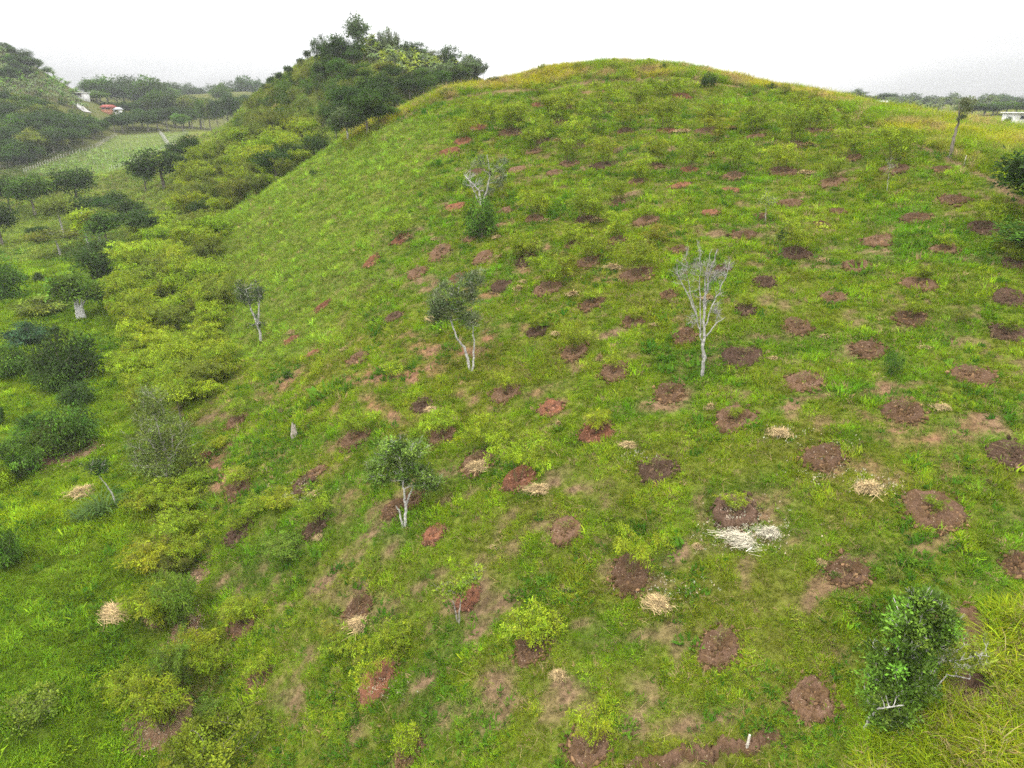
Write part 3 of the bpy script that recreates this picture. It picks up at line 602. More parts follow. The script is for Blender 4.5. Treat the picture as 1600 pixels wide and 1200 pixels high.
def make_banana(seed, h=3.5):
    r = np.random.default_rng(seed); T = Tubes(); V = []; Fq = []; cs = []
    for s in range(2):
        ox, oy = (0, 0) if s == 0 else (r.normal() * .5, r.normal() * .5); H = h * (.55 if s == 0 else .4); T.add([(ox, oy, -.2), (ox, oy, H * .5), (ox + .05, oy, H)], .13, .08, 6)
        for i in range(9 if s == 0 else 6):
            a = i * 2.4 + r.normal() * .3; L = h * (.5 + .25 * r.random()); th = .25 + .7 * r.random(); x, z = 0., H; k0 = len(V); w = .28 * (.8 + .4 * r.random())
            for q in range(6):
                t = q / 5; ww = w * math.sin(math.pi * min(1, .12 + .83 * t)) + .01; ca, sa = math.cos(a), math.sin(a)
                V += [(ox + x * ca - ww * sa * -1, oy + x * sa + ww * -ca, z - ww * .35), (ox + x * ca, oy + x * sa, z), (ox + x * ca - ww * sa, oy + x * sa + ww * ca, z - ww * .35)]
                x += L / 5 * math.sin(th); z += L / 5 * math.cos(th); th += .38
            b = .7 + .6 * r.random()
            for q in range(5):
                k = k0 + 3 * q; Fq += [(k, k + 1, k + 4, k + 3), (k + 1, k + 2, k + 5, k + 4)]; cs += [(b, b, b)] * 2
    return T.mesh('stem'), npmesh('leaves', V, np.array(Fq), np.array(cs))

PLACED = []      # every countable plant: (object, u, v base, v middle, kind) for the labels
def thing(name, loc, cat, rz=0.0, sc=(1, 1, 1)):
    o = bpy.data.objects.new(name, None); col.objects.link(o); o.location = loc; o.rotation_euler = (0, 0, rz); o.scale = sc; o['category'] = cat; o.empty_display_size = .3
    return o
def where(u, v, depth=None):
    if depth is None:
        lim = 235 if (400 < u < 770 and v < 150) else 9999
        for dv in range(0, 60, 2):
            h = hit(u, v + dv)
            if h and h[1] < lim: return h
        raise ValueError('no ground at %s %s' % (u, v))
    x, y, _ = unproj(u, v, depth); return Vector((x, y, float(terrain(x, y)))), depth
def plant(name, proto, u, v, w, h, tint, cat, bark=(.30, .27, .23), depth=None, parts=('trunk', 'crown'), rz=None, label=None, group=None, sink=.0):
    """proto: (wood mesh, leaf mesh, natural width, natural height)"""
    loc, zc = where(u, v, depth); k = zc / F
    el = math.atan2(CAMZ - loc.z, math.hypot(loc.x, loc.y)); hh = max(.25 * h, (h - .22 * w * max(0, math.sin(el))) / max(.5, math.cos(el)))
    sx = w * k / proto[2]; sz = hh * k / proto[3]
    o = thing(name, (loc.x, loc.y, loc.z - .03 - sink), cat, rng.random() * 6.283 if rz is None else rz, (sx, sx, sz))
    t = np.array(tint) * np.exp(rng.normal(0, .04, 3)); 
    p = link(parts[0], proto[0], M_bark, o); p.color = (*bark, 1)
    if proto[1] is not None:
        p = link(parts[1], proto[1], M_leaf, o); p.color = (*t, 1)
    if label: o['label'] = label
    if group: o['group'] = group
    PLACED.append([o, u, v, v - h * .5, name, label is None])
    return o
def proto(ms, w=None, h=None):
    wood, lf = ms; co = []
    for m_ in (wood, lf):
        if m_ is not None:
            a = np.empty(len(m_.vertices) * 3, np.float32); m_.vertices.foreach_get('co', a); co.append(a.reshape(-1, 3))
    A_ = np.concatenate(co[-1:]) if lf is not None else co[0]
    q = np.quantile(A_, [.01, .99], axis=0)
    return (wood, lf, w or float((q[1][0] - q[0][0] + q[1][1] - q[0][1]) / 2), h or float(q[1][2]))

# prototypes
YB = [proto(make_bamboo(100 + i, 7 + i % 3, 3.0, 1.5, 2400, (.16, .045), 1.0, .30, .016)) for i in range(6)]       # young plants on the rings
WB = [proto(make_bamboo(120 + i, 6, 3.0, 1.9, 2600, (.16, .045), 1.25, .45, .016)) for i in range(3)]               # weeping ones
DB = [proto(make_bamboo(140 + i, 20, 4.8, 2.6, 5600, (.30, .075), 1.0, .22, .03, .34)) for i in range(6)]          # dense clumps in the gully
FB = [proto(make_bamboo(160 + i, 26, 4.6, 2.4, 5200, (.30, .06), .8, .15, .03, .30)) for i in range(2)]             # fan shaped dark clump
SB = [proto(make_bamboo(170 + i, 5, 2.2, .8, 120, (.14, .03), .7, .5, .012, .2)) for i in range(3)]                # nearly bare culms
RT = [proto(make_tree(200 + i, [[(0, 0, -.3), (.1, .1, 2.2), (.2 * i - .4, .1, 4.4)]], [(0, 0, 4.9, 2.6, 2.6, 2.2), (1.5, .6, 4.2, 1.7, 1.7, 1.4), (-1.5, -.8, 4.4, 1.6, 1.7, 1.3)], 60, 60, (.42, .20), .85, .20, minr=.03)) for i in range(5)]
FT = [proto(make_tree(220 + i, [[(0, 0, -.3), (.1, .1, 2.4), (.2, .1, 3.6)]], [(0, 0, 4.7, 3.3, 3.3, .8), (1.9, .6, 4.2, 1.8, 1.8, .6), (-1.9, -.8, 4.3, 1.8, 1.8, .6)], 46, 60, (.40, .18), .8, .16, minr=.03)) for i in range(3)]   # flat topped
TT_ = [proto(make_tree(240 + i, [[(0, 0, -.3), (.1, .1, 3.4), (.1, .1, 6.4)]], [(0, 0, 6.9, 1.5, 1.5, 1.9), (.8, .3, 5.2, 1.1, 1.1, .9)], 40, 55, (.42, .20), .8, .16, minr=.03)) for i in range(3)]   # tall narrow
BU = [proto(make_tree(260 + i, [[(0, 0, -.2), (.1, 0, 1.0)], [(0, 0, -.2), (.5, .3, 1.1)]], [(0, 0, 1.5, 1.9, 1.9, 1.3), (1.0, .5, 1.2, 1.1, 1.1, 1.0), (-1.0, .5, 1.1, 1.1, 1.1, .9)], 70, 60, (.26, .09), .5, .07, droop=.7, shell=.7, minr=.015, lo=.4, hi=2.1)) for i in range(5)]   # drooping dark bush
LB = [proto(make_tree(280 + i, [[(0, 0, -.2), (.1, 0, .8)], [(0, 0, -.2), (.4, .3, .7)], [(0, 0, -.2), (-.4, .2, .8)]], [(0, 0, 1.0, 1.5, 1.5, .9)], 50, 36, (.16, .08), .35, .04, shell=.6, minr=.010)) for i in range(3)]   # light airy shrub
ST = [proto(make_tree(300 + i, [[(0, 0, -.2), (.1, 0, 2.4), (.2, .1, 3.4)]], [(.1, 0, 3.9, 1.1, 1.1, .9)], 22, 34, (.30, .12), .45, .06, minr=.014)) for i in range(2)]   # slender small tree
NB = [proto(make_tree(290 + i, [[(0, 0, -.2), (.1, 0, .8)], [(0, 0, -.2), (.4, .3, .7)], [(0, 0, -.2), (-.4, .2, .8)]], [(0, 0, 1.0, 2.2, 2.2, 1.0), (1.2, .3, .8, 1.3, 1.3, .8), (-1.3, .3, .8, 1.3, 1.3, .7)], 150, 90, (.11, .055), .26, .04, shell=.75, minr=.012, lo=.5, hi=1.8)) for i in range(2)]   # fine leaved near bush
BN = [proto(make_banana(320 + i)) for i in range(4)]
for s_ in (BN,):
    for p_ in s_: p_[0].materials.append(M_bark); p_[1].materials.append(M_leaf)
TL = dict(dark=(.042, .080, .013), mid=(.07, .135, .014), lime=(.25, .33, .016), yel=(.30, .37, .016), olive=(.15, .185, .022), grey=(.11, .145, .055), blue=(.05, .09, .04), gold=(.27, .26, .025), near=(.15, .20, .012))

# young bamboo on the rings
NP = 0
for i, (u, v, w, s, c) in enumerate(PITS):
    if c is None: c = 48 if rng.random() < .85 else 0
    if c == 0: 
        if v > 300 and s != RED and rng.random() < .6:
            plant('bamboo_sprout', SB[i % 3], u, v - 1, w * .5, w * (.35 + .3 * rng.random()), TL['olive'], 'bamboo', (.12, .10, .05), parts=('stems', 'foliage'))
        continue
    pr = (WB if (u, v) in ((810, 748), (985, 895), (588, 1065)) else YB); big = c > 60
    tint = np.array(TL['lime']) * (.62 + .35 * rng.random())
    if (u, v) in ((588, 1065), (920, 1163), (1146, 800), (931, 677)): tint = np.array(TL['yel']) * .8
    plant('young_bamboo', pr[i % len(pr)], u, v - 1, c * 1.05, c * (.9 if v < 470 else .85), tint, 'bamboo', (.16, .15, .06), parts=('stems', 'foliage'))
for u, v, w, h, tn in [(760,705,70,55,'yel'),(620,1010,70,40,'lime'),(540,1020,60,36,'lime'),(525,1000,40,26,'gold'),(700,300,30,24,'lime'),(1180,205,46,40,'lime'),(1120,225,50,40,'lime'),(1250,190,50,46,'lime'),(1030,150,50,26,'lime'),(925,205,56,46,'lime'),
                       (860,185,44,34,'lime'),(770,190,34,24,'lime'),(1330,215,54,36,'lime'),(1395,250,60,50,'lime'),(880,440,44,44,'gold'),(815,400,50,36,'lime'),(930,350,50,50,'lime'),(1030,380,46,30,'gold'),(1440,440,30,26,'olive'),(650,690,30,24,'lime')]:
    plant('young_bamboo', YB[int(u) % 6], u, v, w, h, np.array(TL[tn]) * .7, 'bamboo', (.16, .15, .06), parts=('stems', 'foliage'))

def inpoly(p, poly):
    x, y = p; c = False; j = len(poly) - 1
    for i in range(len(poly)):
        a, b = poly[i], poly[j]
        if (a[1] > y) != (b[1] > y) and x < (b[0] - a[0]) * (y - a[1]) / (b[1] - a[1] + 1e-9) + a[0]: c = not c
        j = i
    return c
def fill(poly, n, gap, pts=None):
    """n spots inside a polygon of photo pixels, at least gap apart (rows count 1.6 times)"""
    us = [p[0] for p in poly]; vs = [p[1] for p in poly]; pts = pts or []; out = []
    for _ in range(n * 40):
        p = (rng.uniform(min(us), max(us)), rng.uniform(min(vs), max(vs)))
        if inpoly(p, poly) and all(math.hypot(p[0] - q[0], 1.6 * (p[1] - q[1])) > gap for q in out + pts) and hit(*p): out.append(p)
        if len(out) >= n: break
    return out
# gully of lime bamboo between the cut slope and the pasture
for i, (u, v) in enumerate(fill([(222,362),(300,345),(352,372),(345,430),(352,480),(345,540),(352,600),(310,625),(240,632),(195,612),(205,540),(186,470),(205,400)], 84, 15)):
    w = 36 + 22 * rng.random(); plant('bamboo_clump', DB[i % 6], u, v + 6, w, w * (.7 + .4 * rng.random()), np.array(TL['lime' if rng.random() < .8 else 'olive']) * (.7 + .5 * rng.random()), 'bamboo', (.16, .15, .05), parts=('stems', 'foliage'), group='lime green bamboo clumps filling the gully')
for i, (u, v) in enumerate(fill([(300,262),(360,222),(430,205),(500,215),(470,262),(410,300),(345,335),(262,338),(280,300)], 66, 16)):
    w = 24 + 17 * rng.random(); plant('bamboo_clump', DB[i % 6], u, v + 4, w, w * (.75 + .35 * rng.random()), np.array(TL['lime' if rng.random() < .65 else 'olive']) * (.65 + .45 * rng.random()), 'bamboo', (.16, .15, .05), parts=('stems', 'foliage'), group='lime bushes on the flank of the wooded hill')
for i, (u, v) in enumerate(fill([(345,245),(400,160),(440,128),(490,105),(560,135),(540,175),(495,205),(430,200),(370,225)], 48, 14)):
    w = 16 + 14 * rng.random(); plant('shrub', LB[i % 3], u, v + 3, w, w * .85, np.array(TL['olive' if rng.random() < .6 else 'mid']) * (.7 + .6 * rng.random()), 'shrub', group='low shrubs on the flank of the wooded hill', parts=('branches', 'foliage'))
for u, v, w, h, tn in [(225,800,56,34,'lime'),(262,790,70,44,'lime'),(290,800,62,40,'lime'),(285,840,64,44,'lime'),(300,880,60,50,'lime'),(238,895,84,50,'yel'),(280,900,60,44,'olive'),(255,980,84,70,'lime'),(288,985,66,92,'mid'),(228,960,60,40,'lime'),
                       (300,1035,66,48,'yel'),(283,1085,56,84,'mid'),(330,1060,56,54,'lime'),(258,1135,90,86,'lime'),(205,1095,74,54,'lime'),(375,965,52,28,'yel'),(250,700,50,40,'lime'),(222,640,56,34,'lime'),(285,640,50,60,'lime'),(345,700,30,20,'yel'),
                       (330,1120,40,30,'mid'),(445,870,60,34,'mid'),(400,800,50,24,'lime'),(440,790,60,26,'lime'),(230,740,50,36,'lime'),(310,760,46,30,'lime')]:
    plant('bamboo_clump', DB[int(u + v) % 6], u, v, w, h, np.array(TL[tn]) * (.75 if tn != 'mid' else 1.1) if tn != 'mid' else np.array((.125, .195, .02)), 'bamboo', (.14, .12, .05), parts=('stems', 'foliage'))

# trees and bushes of the pasture and the gully edge
for kind, pr, u, v, w, h, tn, lab in [
 ('tree',RT,16,330,44,52,'dark','dark round tree at the pasture top beside a lighter leafy tree'),
 ('tree',RT,56,336,60,60,'mid','broad mid green tree between two darker trees on the pasture edge'),
 ('tree',RT,122,322,62,56,'dark','dark round tree near the fenced field corner'),
 ('tree',FT,100,368,64,60,'olive','spreading olive tree above the pasture with thin pale limbs'),
 ('tree',FT,150,352,70,44,'dark','flat dark tree between pasture and bamboo gully'),
 ('tree',FT,232,372,96,44,'dark','wide flat dark brownish tree at the top of the bamboo gully'),
 ('tree',RT,205,345,44,34,'dark',None),
 ('tree',RT,180,330,40,30,'dark',None),
 ('tree',FT,62,372,34,18,'dark','low dark flat shrubby tree alone on the upper pasture'),
 ('tree',FT,95,398,68,40,'olive','low spreading olive tree above the small round pasture bush'),
 ('tree',TT_,140,390,42,62,'lime','yellow green tree with leaning pale trunk behind the dark fan bamboo'),
 ('tree',TT_,172,392,46,60,'mid','tree with several straight pale trunks behind the dark fan bamboo'),
 ('tree',TT_,158,386,34,54,'olive',None),
 ('tree',RT,4,384,58,66,'dark','dark layered tree on the upper pasture at the valley side, trunk showing'),
 ('bush',BU,10,466,60,66,'mid','large grey green bush on the pasture edge beside a trailing shrub'),
 ('bush',BU,38,440,14,12,'dark',None),
 ('bush',BU,64,440,18,16,'dark','small round dark bush alone on open bright grass'),
 ('bush',BU,62,488,78,26,'olive','sprawling olive brown bush beside the white trunked tree'),
 ('tree',FT,168,486,54,44,'dark','dark low tree touching the white trunked tree'),
 ('bush',BU,42,540,62,38,'blue','blue green bush on pasture above the biggest dark bush'),
 ('bush',BU,84,520,16,12,'blue','tiny dark bush beside the blue green bush'),
 ('bush',BU,118,602,84,88,'dark','biggest dark round bush on the pasture'),
 ('bush',BU,80,592,66,60,'dark','dark bush joined to the biggest dark round bush'),
 ('bush',BU,90,612,46,46,'mid',None),
 ('bush',BU,12,588,60,50,'mid','leafy green bush at the valley side of the biggest dark bush'),
 ('bush',BU,125,630,50,36,'dark','small dark bush just below the biggest dark round bush'),
 ('bush',BU,0,664,18,44,'dark','thin sliver of dark bush at the picture edge on the pasture'),
 ('bush',BU,118,700,72,74,'mid','upper bush of the leafy group beside leaf strewn brown ground'),
 ('bush',BU,62,690,66,50,'mid','bush on the valley side of the leafy group above brown ground'),
 ('bush',BU,98,712,76,58,'mid','front drooping bush of the leafy group beside leaf strewn brown ground'),
 ('bush',BU,32,746,62,66,'mid','round bush below the leafy group on the pasture'),
 ('bush',BU,2,768,34,50,'lime','light green bush at the picture edge below the leafy group'),
 ('bush',BU,8,885,56,64,'mid','soft dark green bush at the picture edge in lush valley grass'),
 ('bush',LB,58,1118,80,44,'olive','rusty yellow brown bush in lush grass at the valley bottom'),
 ('bush',NB,350,1215,190,84,'near','wide yellow green glossy bush at the bottom beside the bamboo'),
 ('bush',NB,300,1205,90,60,'near','lower yellow green bush beside the wide glossy bush at the bottom'),
 ('bush',LB,636,1176,46,44,'lime','small compact yellow green bush at the bottom on brown ground'),
 ('bush',BU,752,372,50,62,'mid','bright leafy bush below the half bare white tree'),
 ('bush',LB,840,995,80,50,'lime','light green broad leaved shrub above a brown soil ring'),
 ('bush',LB,300,740,70,60,'olive',None),
 ('tree',RT,258,296,84,60,'dark','largest dark round tree at the field corner on the wooded hill foot'),
 ('tree',RT,302,258,38,44,'dark','smaller dark tree behind the largest dark tree at the field corner'),
 ('tree',RT,228,300,36,44,'mid',None),
 ('tree',RT,284,252,40,30,'dark',None),
 ('tree',RT,312,345,34,30,'dark','small dark tree on the bright grass above the bamboo gully'),
 ('tree',RT,545,222,56,50,'grey','grey leafed tree with white forked trunk at the saddle'),
 ('tree',RT,575,214,58,66,'dark','big dark tree at the saddle nearest the cut slope'),
 ('tree',RT,590,180,50,48,'dark','dark tree behind the big dark tree at the saddle'),
 ('tree',RT,548,190,50,50,'dark',None),
 ('tree',RT,525,205,40,40,'dark',None),
 ('tree',BU,500,238,44,28,'dark','low dark round bush tree below the grey leafed saddle tree'),
 ('tree',RT,432,282,58,44,'dark','dark rounded tree among lime bushes above the bright flank'),
 ('tree',RT,455,260,44,34,'dark',None),
 ('tree',RT,640,156,38,30,'dark','dark round tree with pale blossom beside the tall grass edge'),
 ('tree',RT,600,150,40,34,'dark',None),
 ('tree',TT_,576,168,30,56,'mid','tall thin tree with straight pale trunk above the saddle'),
 ('bush',BU,1108,136,24,20,'dark','small dark bush standing in the crest grass'),
 ('bush',LB,1175,146,26,10,'olive',None),('bush',LB,958,108,26,16,'lime',None),('bush',LB,1012,108,24,16,'lime',None),('bush',LB,1036,112,14,12,'dark',None),('bush',LB,903,110,16,12,'olive',None),('bush',LB,1204,142,18,12,'dark',None),('bush',LB,1226,148,20,16,'olive',None),('bush',LB,846,114,12,14,'olive',None),('bush',LB,1292,168,16,12,'dark',None),('bush',LB,700,150,26,12,'olive',None),('bush',LB,770,130,20,10,'dark',None),
 ('bush',LB,490,275,14,10,'dark','tiny dark bush on the bright flank'),
 ('tree',RT,1618,345,130,112,'dark','large dark leafy tree at the end of the ridge fence'),
 ('tree',RT,1620,405,110,60,'mid','lower green tree below the large dark leafy tree by the ridge fence'),
 ('bush',LB,1395,905,30,22,'olive',None),
 ('bush',LB,1305,905,16,14,'mid','tiny green plant on bare brown ground below the large soil ring'),
 ('bush',LB,1498,502,26,26,'olive','yellow speckled shrub near the ridge side soil rings'),
 ('bush',LB,1392,588,30,44,'mid','dark green weedy shrub between two soil rings'),
 ('bush',LB,615,582,40,18,'lime','low yellow green plant on brown ground in the middle of the cut slope'),
 ('bush',LB,448,592,14,14,'dark','tiny dark plant in the grass near red earth'),
 ('bush',LB,1222,376,20,20,'dark',None),
 ]:
    lst = pr; kind2 = kind
    pz = lst[int(abs(u) * 7 + v) % len(lst)]
    bk = (.55, .52, .46) if (tn in ('grey', 'lime', 'olive') and kind == 'tree') else (.22, .19, .15)
    plant('leafy_tree' if kind == 'tree' else 'bush', pz, u, v, w, h, TL[tn], kind, bk, label=lab, parts=('trunk', 'crown') if kind == 'tree' else ('branches', 'foliage'))
plant('bamboo_clump', FB[0], 155, 435, 78, 66, np.array(TL['dark']) * 1.35, 'bamboo', (.10, .10, .04), parts=('stems', 'foliage'), label='dark green fan shaped bamboo clump standing on the pasture')

# ---------------------------------------------------------------- single trees with a shape of their own
def feature(name, base, stems, lobes, tint, bark, label, cat='tree', nt=60, per=40, leaf=(.16, .07), clump=.32, r0=.12, bare=0., twigs=2, shell=.5, seed=1, lo=.55, hi=1.6, droop=0., depthscale=.9, parts=('trunk', 'crown'), minr=.012, rs=.72):
    loc, zc = where(*base); k = zc / F; kz = k / max(.76, math.cos(math.atan2(CAMZ - loc.z, math.hypot(loc.x, loc.y)))); u0, v0 = base; r = np.random.default_rng(seed)
    S = [[((u - u0) * k, (i > 0) * r.normal() * .12 * i, (v0 - v) * kz - (.25 if i == 0 else 0)) for i, (u, v) in enumerate(s)] for s in stems]
    Lb = [((u - u0) * k, r.normal() * .15 * a * k, (v0 - v) * kz, a * k, a * k * depthscale, b * kz) for u, v, a, b in lobes]
    wood, lf = make_tree(seed, S, Lb, nt, per, leaf, clump, r0, bare, twigs, shell, droop, lo, hi, minr, .7, rs)
    o = thing(name, loc, cat); p = link(parts[0], wood, M_bark, o); p.color = (*bark, 1)
    if lf is not None:
        p = link(parts[1], lf, M_leaf, o); p.color = (*tint, 1)
    o['label'] = label; PLACED.append([o, u0, v0, v0, name, False])
    return o
PALE = (.50, .475, .43)
feature('dead_tree', (1098, 587), [[(1098,587),(1095,550),(1092,518),(1091,480),(1096,440),(1100,402)],[(1095,553),(1087,520),(1078,488),(1066,458),(1055,425),(1050,398)],[(1087,520),(1083,480),(1078,440),(1072,404)],[(1092,515),(1100,480),(1112,448),(1118,418)],[(1078,488),(1060,462),(1046,440),(1040,420)],[(1091,480),(1086,440),(1088,400)],[(1097,520),(1110,505),(1122,498)]],
    [(1053,430,9,38),(1072,435,9,42),(1088,440,9,46),(1102,435,9,44),(1116,440,8,32),(1045,440,6,20),(1074,505,12,18),(1108,490,10,18)], (0, 0, 0), (.40, .38, .35), 'leafless pale grey tree with many fine twigs standing alone on the cut slope', nt=120, per=0, twigs=5, r0=.085, clump=.27, shell=.05, seed=5, minr=.009, rs=.42)
feature('leafy_tree', (735, 580), [[(735,580),(728,550),(716,522),(706,500)],[(737,580),(741,552),(741,520),(738,490)]],
    [(700,478,26,32),(735,455,26,22),(736,500,20,24),(688,492,14,18),(750,440,14,10)], TL['grey'], PALE, 'grey green tree with two pale trunks in the middle of the cut slope', nt=110, per=75, leaf=(.15,.07), clump=.32, r0=.09, seed=6, twigs=1)
feature('leafy_tree', (633, 822), [[(634,822),(636,790),(637,762),(632,735)],[(631,822),(625,798),(622,788)],[(636,785),(648,765),(662,752)]],
    [(632,718,42,24),(600,738,22,16),(672,754,22,16),(640,748,38,22),(655,715,24,18)], (.12, .19, .03), PALE, 'open crowned tree with white forked trunk on the lower cut slope', nt=150, per=75, leaf=(.14,.07), clump=.27, r0=.075, seed=8, lo=.4, hi=2.2)
feature('leafy_tree', (752, 320), [[(752,320),(749,300),(738,286),(726,276)],[(753,320),(763,292),(766,268),(762,246)]],
    [(776,284,18,22),(748,258,14,12),(782,262,12,12),(765,300,12,10)], TL['grey'], PALE, 'half bare white stemmed tree on the upper cut slope above a leafy bush', nt=55, per=34, leaf=(.2,.10), clump=.4, r0=.10, seed=9, bare=.2)
feature('leafy_tree', (733, 322), [[(752,322),(742,302),(734,285)],[(752,322),(758,300)]], [(733,282,13,15),(745,290,12,14)], (0,0,0), PALE, 'leafless white branched shrub beside the half bare white tree', nt=24, per=0, twigs=3, r0=.08, clump=.4, seed=19, parts=('branches','x'), minr=.02)
feature('leafy_tree', (409, 533), [[(409,533),(407,505),(399,475),(396,455)],[(407,500),(413,475),(420,458)]], [(399,462,22,16),(385,452,12,8),(415,455,10,14),(407,508,10,16)], (.06, .09, .03), PALE, 'sparse slim tree with dark ivy round its trunk above red earth', nt=60, per=30, leaf=(.2,.10), clump=.38, r0=.11, seed=10)
feature('sapling', (1196, 350), [[(1196,350),(1195,330),(1194,312)]], [(1193,315,13,14)], TL['lime'], (.45,.43,.37), 'thin pale stemmed sapling with sparse light leaves on the upper slope', nt=20, per=16, leaf=(.16,.07), clump=.4, r0=.03, seed=11)
feature('sapling', (1386, 300), [[(1386,300),(1385,280),(1384,262)]], [(1384,266,8,10)], TL['olive'], (.45,.43,.37), 'faint pale sapling below the dead trunk of the ridge fence', nt=10, per=12, leaf=(.16,.07), clump=.4, r0=.026, seed=12)
feature('shrub', (717, 972), [[(717,972),(719,950),(722,935)],[(716,972),(710,950),(706,938)]], [(694,930,18,8),(742,908,20,9),(714,918,20,9),(722,932,14,6)], (.19,.25,.02), (.36,.33,.28), 'small shrub with white stems and flat yellow green leaf layers', 'shrub', nt=30, per=34, leaf=(.16,.08), clump=.24, r0=.045, seed=13)
feature('leafy_tree', (1352, 1140), [[(1350,1140),(1352,1115),(1353,1092),(1364,1062)],[(1354,1140),(1362,1112),(1383,1072),(1402,1030),(1408,985)],[(1356,1140),(1368,1090),(1384,1040),(1391,1005),(1385,985)],[(1391,1005),(1402,990),(1415,985)]],
    [(1395,962,34,24),(1420,985,24,26),(1366,1046,34,28),(1405,1085,38,42),(1345,1030,20,12),(1385,1110,34,24),(1375,985,18,18),(1385,1000,34,30),(1395,1040,40,36),(1372,1080,34,40),(1352,1095,24,30)], (.10, .175, .020), PALE, 'dense leafy tree with twisted white branches in the tall grass corner', nt=230, per=95, leaf=(.14,.065), clump=.22, r0=.042, seed=14, lo=.4, hi=2.2, depthscale=.8)
feature('leafy_tree', (1448, 1098), [[(1448,1098),(1446,1070),(1440,1045),(1444,1020)],[(1447,1075),(1470,1058),(1490,1048),(1508,1052)],[(1443,1050),(1462,1035),(1480,1022)]], [(1490,1012,32,14),(1470,1035,26,10),(1445,1018,14,14),(1510,1030,16,10)], TL['olive'], PALE, 'sparse shrub tree with long white bare branches beside the dense leafy tree', nt=34, per=22, leaf=(.15,.07), clump=.2, r0=.03, seed=15, bare=.3)
feature('dead_tree', (1484, 246), [[(1484,246),(1485,226),(1487,206),(1488,186),(1489,168)]], [(1490,166,13,5),(1487,190,5,5),(1492,178,9,5)], (.16,.18,.09), (.22,.19,.15), 'dead broken trunk with grey tufts on top standing on the ridge line', nt=26, per=34, leaf=(.26,.07), clump=.2, r0=.14, seed=16)
feature('leafy_tree', (185, 793), [[(185,793),(181,775),(178,757),(174,738)]], [(173,728,14,10)], TL['dark'], PALE, 'slender little tree with white pole trunk and dark tuft crown', nt=16, per=50, leaf=(.2,.09), clump=.35, r0=.055, seed=17)
feature('leafy_tree', (286, 668), [[(286,668),(286,640),(285,612)]], [(285,608,26,9)], TL['lime'], (.14,.12,.09), 'slim dark stemmed tree with flat lime crown in the gully', nt=22, per=50, leaf=(.2,.09), clump=.4, r0=.06, seed=18)
feature('leafy_tree', (128, 498), [[(124,498),(123,480),(121,465)],[(128,498),(128,478),(128,462)],[(133,498),(133,480),(137,465)],[(130,498),(130,480),(150,458)]], [(124,450,30,20),(105,452,16,14),(150,455,20,14),(128,436,20,9)], (.10,.17,.02), (.72,.70,.65), 'bright green tree with thick white many stemmed trunk on the pasture', nt=70, per=60, leaf=(.45,.22), clump=.9, r0=.32, seed=20, twigs=0)
for i, (u, v, h) in enumerate([(481,92,14),(471,104,10),(452,120,14),(436,128,11),(424,136,13),(415,142,8),(755,113,28)]):
    feature('leafy_tree', (u, v), [[(u,v),(u,v-h*.6)]], [(u,v-h*.75,h*.38,h*.24)], (.06,.09,.035), (.35,.33,.3),
        ['small round tree highest up on the bare ridge of the wooded hill','pale little tree second from the top of the bare ridge','spreading little tree half way along the bare ridge line','thin little tree below the spreading one on the bare ridge','lowest pair tree on the bare ridge line above the valley','tiny tree at the valley end of the bare ridge line','airy thin tree at the saddle where tall grass begins'][i], nt=14, per=26, leaf=(.5,.25), clump=.5, r0=.12, seed=30+i, twigs=0, minr=.05)
feature('leafy_tree', (262, 748), [[(262,748),(256,715),(250,680)],[(264,748),(275,715),(285,680)],[(262,748),(268,700),(262,650)]], [(250,668,30,34),(285,690,30,36),(260,640,26,28),(262,715,42,24),(230,700,20,24)], (.135,.185,.035), (.45,.42,.36), 'large wispy grey green tree in the gully beside bamboo', nt=170, per=60, leaf=(.20,.06), clump=.48, r0=.09, seed=21, lo=.5, hi=1.7)
# stump
def make_stump():
    loc, zc = where(460, 683); k = zc / F; T = Tubes(); H = 26 * k
    for i, (dx, hh) in enumerate([(-.06, 1), (.08, .85), (.02, .7), (-.12, .55), (.13, .45)]):
        T.add([(dx * 1.6 - .02, .05 * (i % 2), -.2), (dx, 0, H * hh * .5), (dx * .9 + .03, .02, H * hh * .85), (dx + .05, 0, H * hh)], .13, .035, 7)
    o = link('tree_stump', T.mesh('tree_stump'), M_bark, None, loc); o.color = (.42, .36, .30, 1); tag(o, 'short weathered grey tree stump with jagged top alone in grass', 'stump')
make_stump()
def make_post(u, v, h, label, c=(.55, .5, .42), rr=.05):
    loc, zc = where(u, v); k = zc / F; T = Tubes(); T.add([(0, 0, -.2), (.02, 0, h * k * .5), (.03, 0, h * k)], rr, rr * .8, 6); T.add([(.03, 0, h * k), (.03, 0, h * k + .02)], rr * .8, .005, 6)
    o = link('fence_post', T.mesh('fence_post'), M_bark, None, loc); o.color = (*c, 1); tag(o, label, 'post', 'loose wooden posts on the cut slope')
make_post(1166, 1172, 32, 'pale wooden post beside the earth bank at the tall grass corner')
make_post(1506, 258, 14, 'short pale post in the grass just below the dead trunk')

